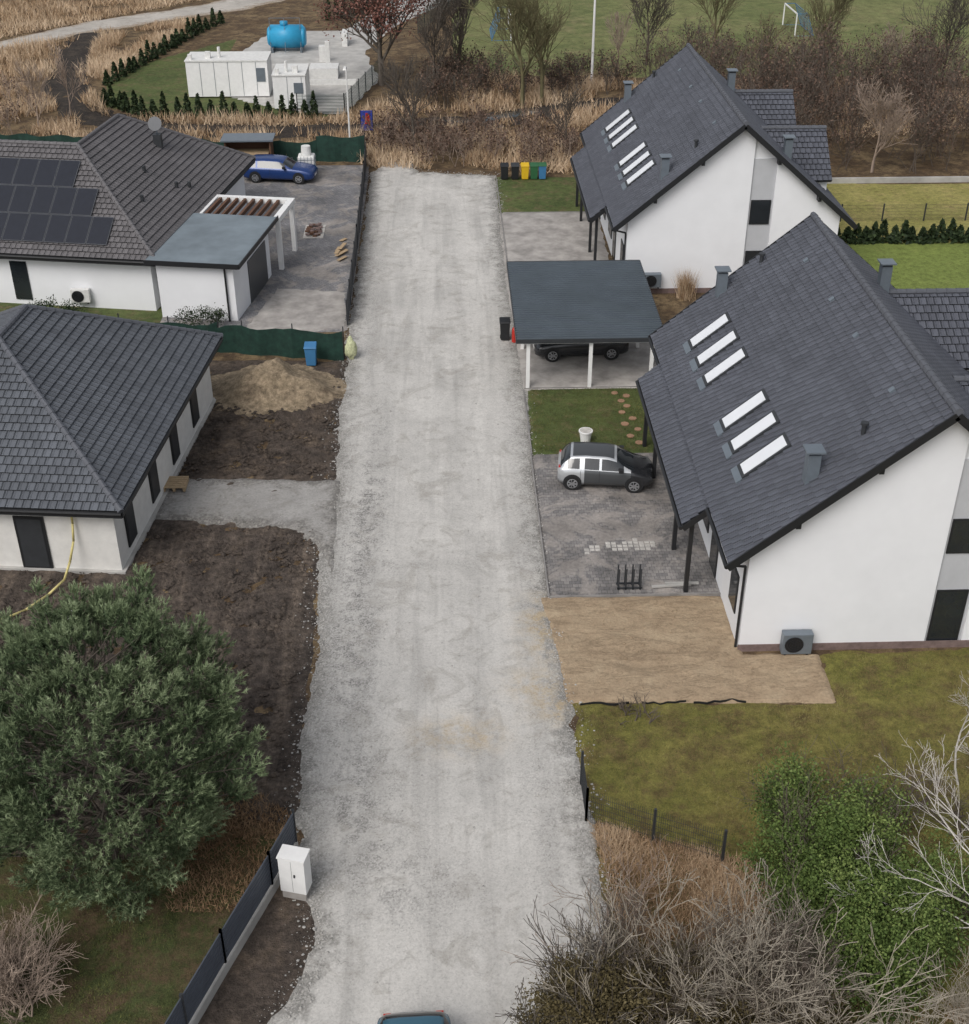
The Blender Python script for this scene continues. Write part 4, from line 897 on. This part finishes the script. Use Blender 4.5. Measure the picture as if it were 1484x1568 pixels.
def blob(C,R,ncl,nl,size,sig=.16,low=-.2):
    d=RNG.normal(size=(ncl*3,3)); d/=np.linalg.norm(d,axis=1)[:,None]; d=d[d[:,2]>low][:ncl]; r=(.55+.5*RNG.random((len(d),1)))
    cc=np.array(C)+d*r*np.array(R); tone=RNG.random(len(d))*.5
    P=np.repeat(cc,nl,0)+RNG.normal(0,sig,(len(cc)*nl,3)); V,F=leafquads(P,size)
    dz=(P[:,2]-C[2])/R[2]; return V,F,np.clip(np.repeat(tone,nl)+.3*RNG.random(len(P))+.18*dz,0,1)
def blobs(lst,nm,mat):
    Vs=[];Fs=[];Cs=[];o=0
    for a in lst:
        V,F,c_=blob(*a); Vs.append(V);Fs.append(F+o);Cs.append(c_);o+=len(V)
    return fast(nm,np.vstack(Vs),np.vstack(Fs),mat,fattr=np.concatenate(Cs))
def thujarow(pts,h,sp,name='thuja_hedge'):
    C=[]
    for a,b in zip(pts[:-1],pts[1:]):
        a=np.array(a);b=np.array(b);n=max(1,int(np.linalg.norm(b-a)/sp))
        for i in range(n):
            p=a+(b-a)*i/n+RNG.normal(0,.06,2); hh=h*(.65+.6*random.random()); k=260; z=RNG.random(k)**1.3*hh; r=.42*(1-z/hh)**.7*(.5+.5*RNG.random(k)); t=RNG.random(k)*6.28
            C.append(np.stack([p[0]+r*np.cos(t),p[1]+r*np.sin(t),z+.1],-1))
    C=np.vstack(C); V,F=leafquads(C,.26); return fast(name,V,F,M['thuja'],fattr=RNG.random(len(F)))
thujarow([(-26.3,104.6),(-22.8,101.),(-8.6,100.2)],1.5,.85); thujarow([(-27.5,110.8),(-25.6,118.8),(-23,130.6),(-21,136)],1.4,1.3); thujarow([(-11,136),(-6,141)],2.6,.9)
thujarow([(23,72.2),(60,71.8)],1.1,.55,'boxwood_hedge')
# pine: boughs ending in upswept clusters of shoots, each shoot a bottle-brush of needles
def pine(x,y,zc,R,seed=1,nb=165,ns=52,sep=.19):
    rg=np.random.default_rng(seed); s=[]; grow(s,(x,y,0),(0,0,1),zc+R[2]*.75,.2,9,(),minr=.05,wob=.04,nseg=6)
    d=[];it=0
    while len(d)<nb and it<40000:
        it+=1
        v=rg.normal(size=3); v/=np.linalg.norm(v)
        if v[2]<-.8: continue
        if all((v@u)<math.cos(sep) for u in d): d.append(v)
        elif rg.random()<.004: d.append(v)
    lob=rg.normal(size=(11,3)); lob/=np.linalg.norm(lob,axis=1)[:,None]
    T=[];D=[];BT=[];C0=np.array([x,y,zc]); Rn=np.array(R)
    def cluster(tip,out,cs,n_,b0):
        for k in range(n_):
            o=rg.normal(0,1,3); o/=np.linalg.norm(o); o*=cs*rg.random()**.45*1.35; o[2]*=.75
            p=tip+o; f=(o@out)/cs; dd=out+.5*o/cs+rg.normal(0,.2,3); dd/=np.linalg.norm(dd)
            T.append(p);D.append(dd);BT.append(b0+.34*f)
    for v in d:
        lb=max(0,(v@lob.T).max()-.65)/.35; rr=.64+.34*lb+.26*rg.random()
        prof=1.0 if v[2]<.1 else 1-.06*v[2]
        tip=C0+v*Rn*rr*prof; tip[2]=max(tip[2],.3)
        root=np.array([x,y,max(.4,tip[2]-R[2]*.3-.4*rg.random())])
        mid=(root+tip)/2+rg.normal(0,.15,3)-np.array([0,0,.15])
        s.append((*root,*mid,.035,.02)); s.append((*mid,*tip,.02,.01)); tone=rg.random(); out=v*.6+np.array([0,0,.85]); out/=np.linalg.norm(out)
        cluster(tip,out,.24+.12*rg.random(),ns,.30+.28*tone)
        for kk in range(2):   # side shoots
            sd=rg.normal(0,1,3); sd-=sd@v*v; sd/=np.linalg.norm(sd); t2=tip+sd*(.35+.25*rg.random())-v*(.15+.3*rg.random())
            s.append((*(mid*.4+tip*.6),*t2,.014,.008)); cluster(t2,out,.17+.08*rg.random(),24,.22+.28*tone)
        if rg.random()<.3:
            t3=tip+(v*.7+np.array([0,0,.6]))*(.25+.3*rg.random()); s.append((*tip,*t3,.012,.007)); cluster(t3,out,.15,18,.45+.2*tone)
        for k in range(12):
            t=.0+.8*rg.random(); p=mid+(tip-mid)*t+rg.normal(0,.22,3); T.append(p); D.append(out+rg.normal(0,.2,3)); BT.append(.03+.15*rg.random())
    T=np.array(T);D=np.array(D);BT=np.array(BT); n=len(T); k=20
    al=rg.random((n*k,1)); P=np.repeat(T,k,0)+np.repeat(D,k,0)*(al*.22-.10); dd=np.repeat(D,k,0)*.9+rg.normal(0,.40,(n*k,3)); dd/=np.linalg.norm(dd,axis=1)[:,None]
    wv=np.cross(dd,rg.normal(size=(n*k,3))); wv/=np.linalg.norm(wv,axis=1)[:,None]; L=.12*(.7+.6*rg.random((n*k,1)))
    V=np.stack([P-wv*.011,P+wv*.011,P+dd*L],1).reshape(-1,3); F=np.arange(3*n*k).reshape(-1,3)
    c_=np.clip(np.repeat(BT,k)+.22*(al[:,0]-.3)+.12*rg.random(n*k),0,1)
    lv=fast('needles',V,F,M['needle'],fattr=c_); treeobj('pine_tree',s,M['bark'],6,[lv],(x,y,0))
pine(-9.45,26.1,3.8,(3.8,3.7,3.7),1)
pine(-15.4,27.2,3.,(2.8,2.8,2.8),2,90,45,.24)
def shrub(name,pts,h,mat,stems,kids,minr,spread=.5,extra=None,up=.1,ang=.65,r=.03):
    s=[]
    for (x,y) in pts:
        for i in range(stems):
            a=random.random()*6.28; sp=spread*math.sqrt(random.random())
            grow(s,(x+random.gauss(0,.25),y+random.gauss(0,.25),0),(math.cos(a)*sp,math.sin(a)*sp,1),h*(.65+.5*random.random()),r,0,kids,ang,up,.13,minr,.6,.2,None,5)
    return treeobj(name,s,mat,3,extra,(pts[0][0],pts[0][1],0))
shrub('bare_shrub',[(5.4,19.7),(6.9,19.5),(4.2,19.2),(8.0,18.9)],3.1,M['twig'],7,(6,4,3),.008,.85,None,.1,.6,.04)
shrub('bare_shrub',[(6.0,19.6),(7.4,19.6),(4.3,19.4)],2.6,M['twigd'],11,(6,5,3),.006,.85)
shrub('bare_shrub',[(10.2,18.2),(12.0,18.6)],2.0,M['twig'],7,(6,4,3),.006,.8)
jl=blobs([((3.1,19.0,1.2),(1.6,1.4,1.6),260,120,.07,.16,-.4),((5.2,19.5,.9),(2.0,1.4,1.2),260,90,.07,.2,-.4),((7.6,19.2,.6),(2.,1.4,.9),190,80,.07,.22,-.4)],'foliage',M['olive'])
s=[]; 
for i in range(16): grow(s,(3.2+random.gauss(0,.3),19+random.gauss(0,.3),0),(random.gauss(0,.4),random.gauss(0,.4),1),2.7,.03,0,(5,4),.5,.1,.1,.008,.6,.2,None,4)
treeobj('juniper_shrub',s,M['bark'],3,[jl],(3.2,19,0))
iv=blobs([((9.3,26.0,1.2),(.75,.8,1.5),60,90,.08,.2,-.6),((8.7,24.2,.9),(.9,.8,1.2),60,90,.08,.22,-.6),((10.1,23.6,1.3),(1.4,1.2,1.8),150,130,.08,.22,-.6),((11.4,25.4,1.0),(1.1,1.,1.3),50,90,.08,.22,-.6),((9.3,22.,1.2),(1.3,1.1,1.6),140,130,.08,.2,-.6),((10.9,21.4,1.3),(1.4,1.2,1.7),150,130,.08,.22,-.6),((9.9,20.3,1.2),(1.3,1.1,1.5),120,120,.08,.22,-.6),((12.4,22.7,1.),(1.3,1.3,1.3),60,100,.08,.25,-.6)],'leaves',M['ivy'])
shrub('evergreen_shrub',[(9.4,25.8),(8.8,24.),(10.5,23.6),(11.6,25)],2.5,M['twigd'],6,(5,4),.006,.5,[iv])
shrub('pale_shrub',[(-10.7,20.7),(-11.4,21.2)],1.7,M['twigp'],26,(7,5),.006,.9)
shrub('bramble_thicket',[(12.8,26.5),(14.3,25.4),(13.4,22.2),(15,23.8)],1.7,M['twigd'],9,(6,4),.006,.8)
s=[]
grow(s,(13.5,20.8,0),(-.1,.06,1),6.0,.075,9,(),wob=.05,nseg=6,minr=.02)
for z,dx,dy,L in ((1.2,-1,.45,3.8),(2.2,-1,-.05,3.2),(3.0,-1,.7,3.5),(4.0,-1,.3,3.),(3.4,.8,.5,2.5),(5.2,-.7,.2,2.2)):
    grow(s,(13.5-.1*z,20.8+.06*z,z),(dx,dy,.5),L,.032,0,(6,4,3),.55,.1,.13,.004,.5,.2,None,7)
treeobj('birch_tree',s,M['birch'],4)
s=[]
grow(s,(14.8,27.6,0),(-.3,.05,1),4.2,.04,0,(8,5,3),.6,.1,.1,.004,.5,.25,None,6); treeobj('birch_tree',s,M['birch'],4)
shrub('roadside_saplings',[(2.9,20.9),(3.7,22.),(4.6,22.6)],2.,M['twigp'],4,(5,4),.006,.6)
shrub('dry_weed_clump',[(5.6,31.1),(6.1,30.9)],.55,M['twigd'],10,(4,),.006,1.)
q=RNG.normal(0,.18,(500,2))+np.array([12.8,64.4]); V,F=blades(np.column_stack([q,np.full(500,.0)]),1.3,.03,.35); fast('pampas_grass',V,F,M['straw'],fattr=RNG.random(500))
sh=blobs([((-12.3,61.2,.5),(1.3,.5,.5),30,60,.09,.15,-.3),((-20,62.3,.5),(1.6,.5,.6),30,60,.09,.15,-.3)],'garden_shrubs',M['thuja'])
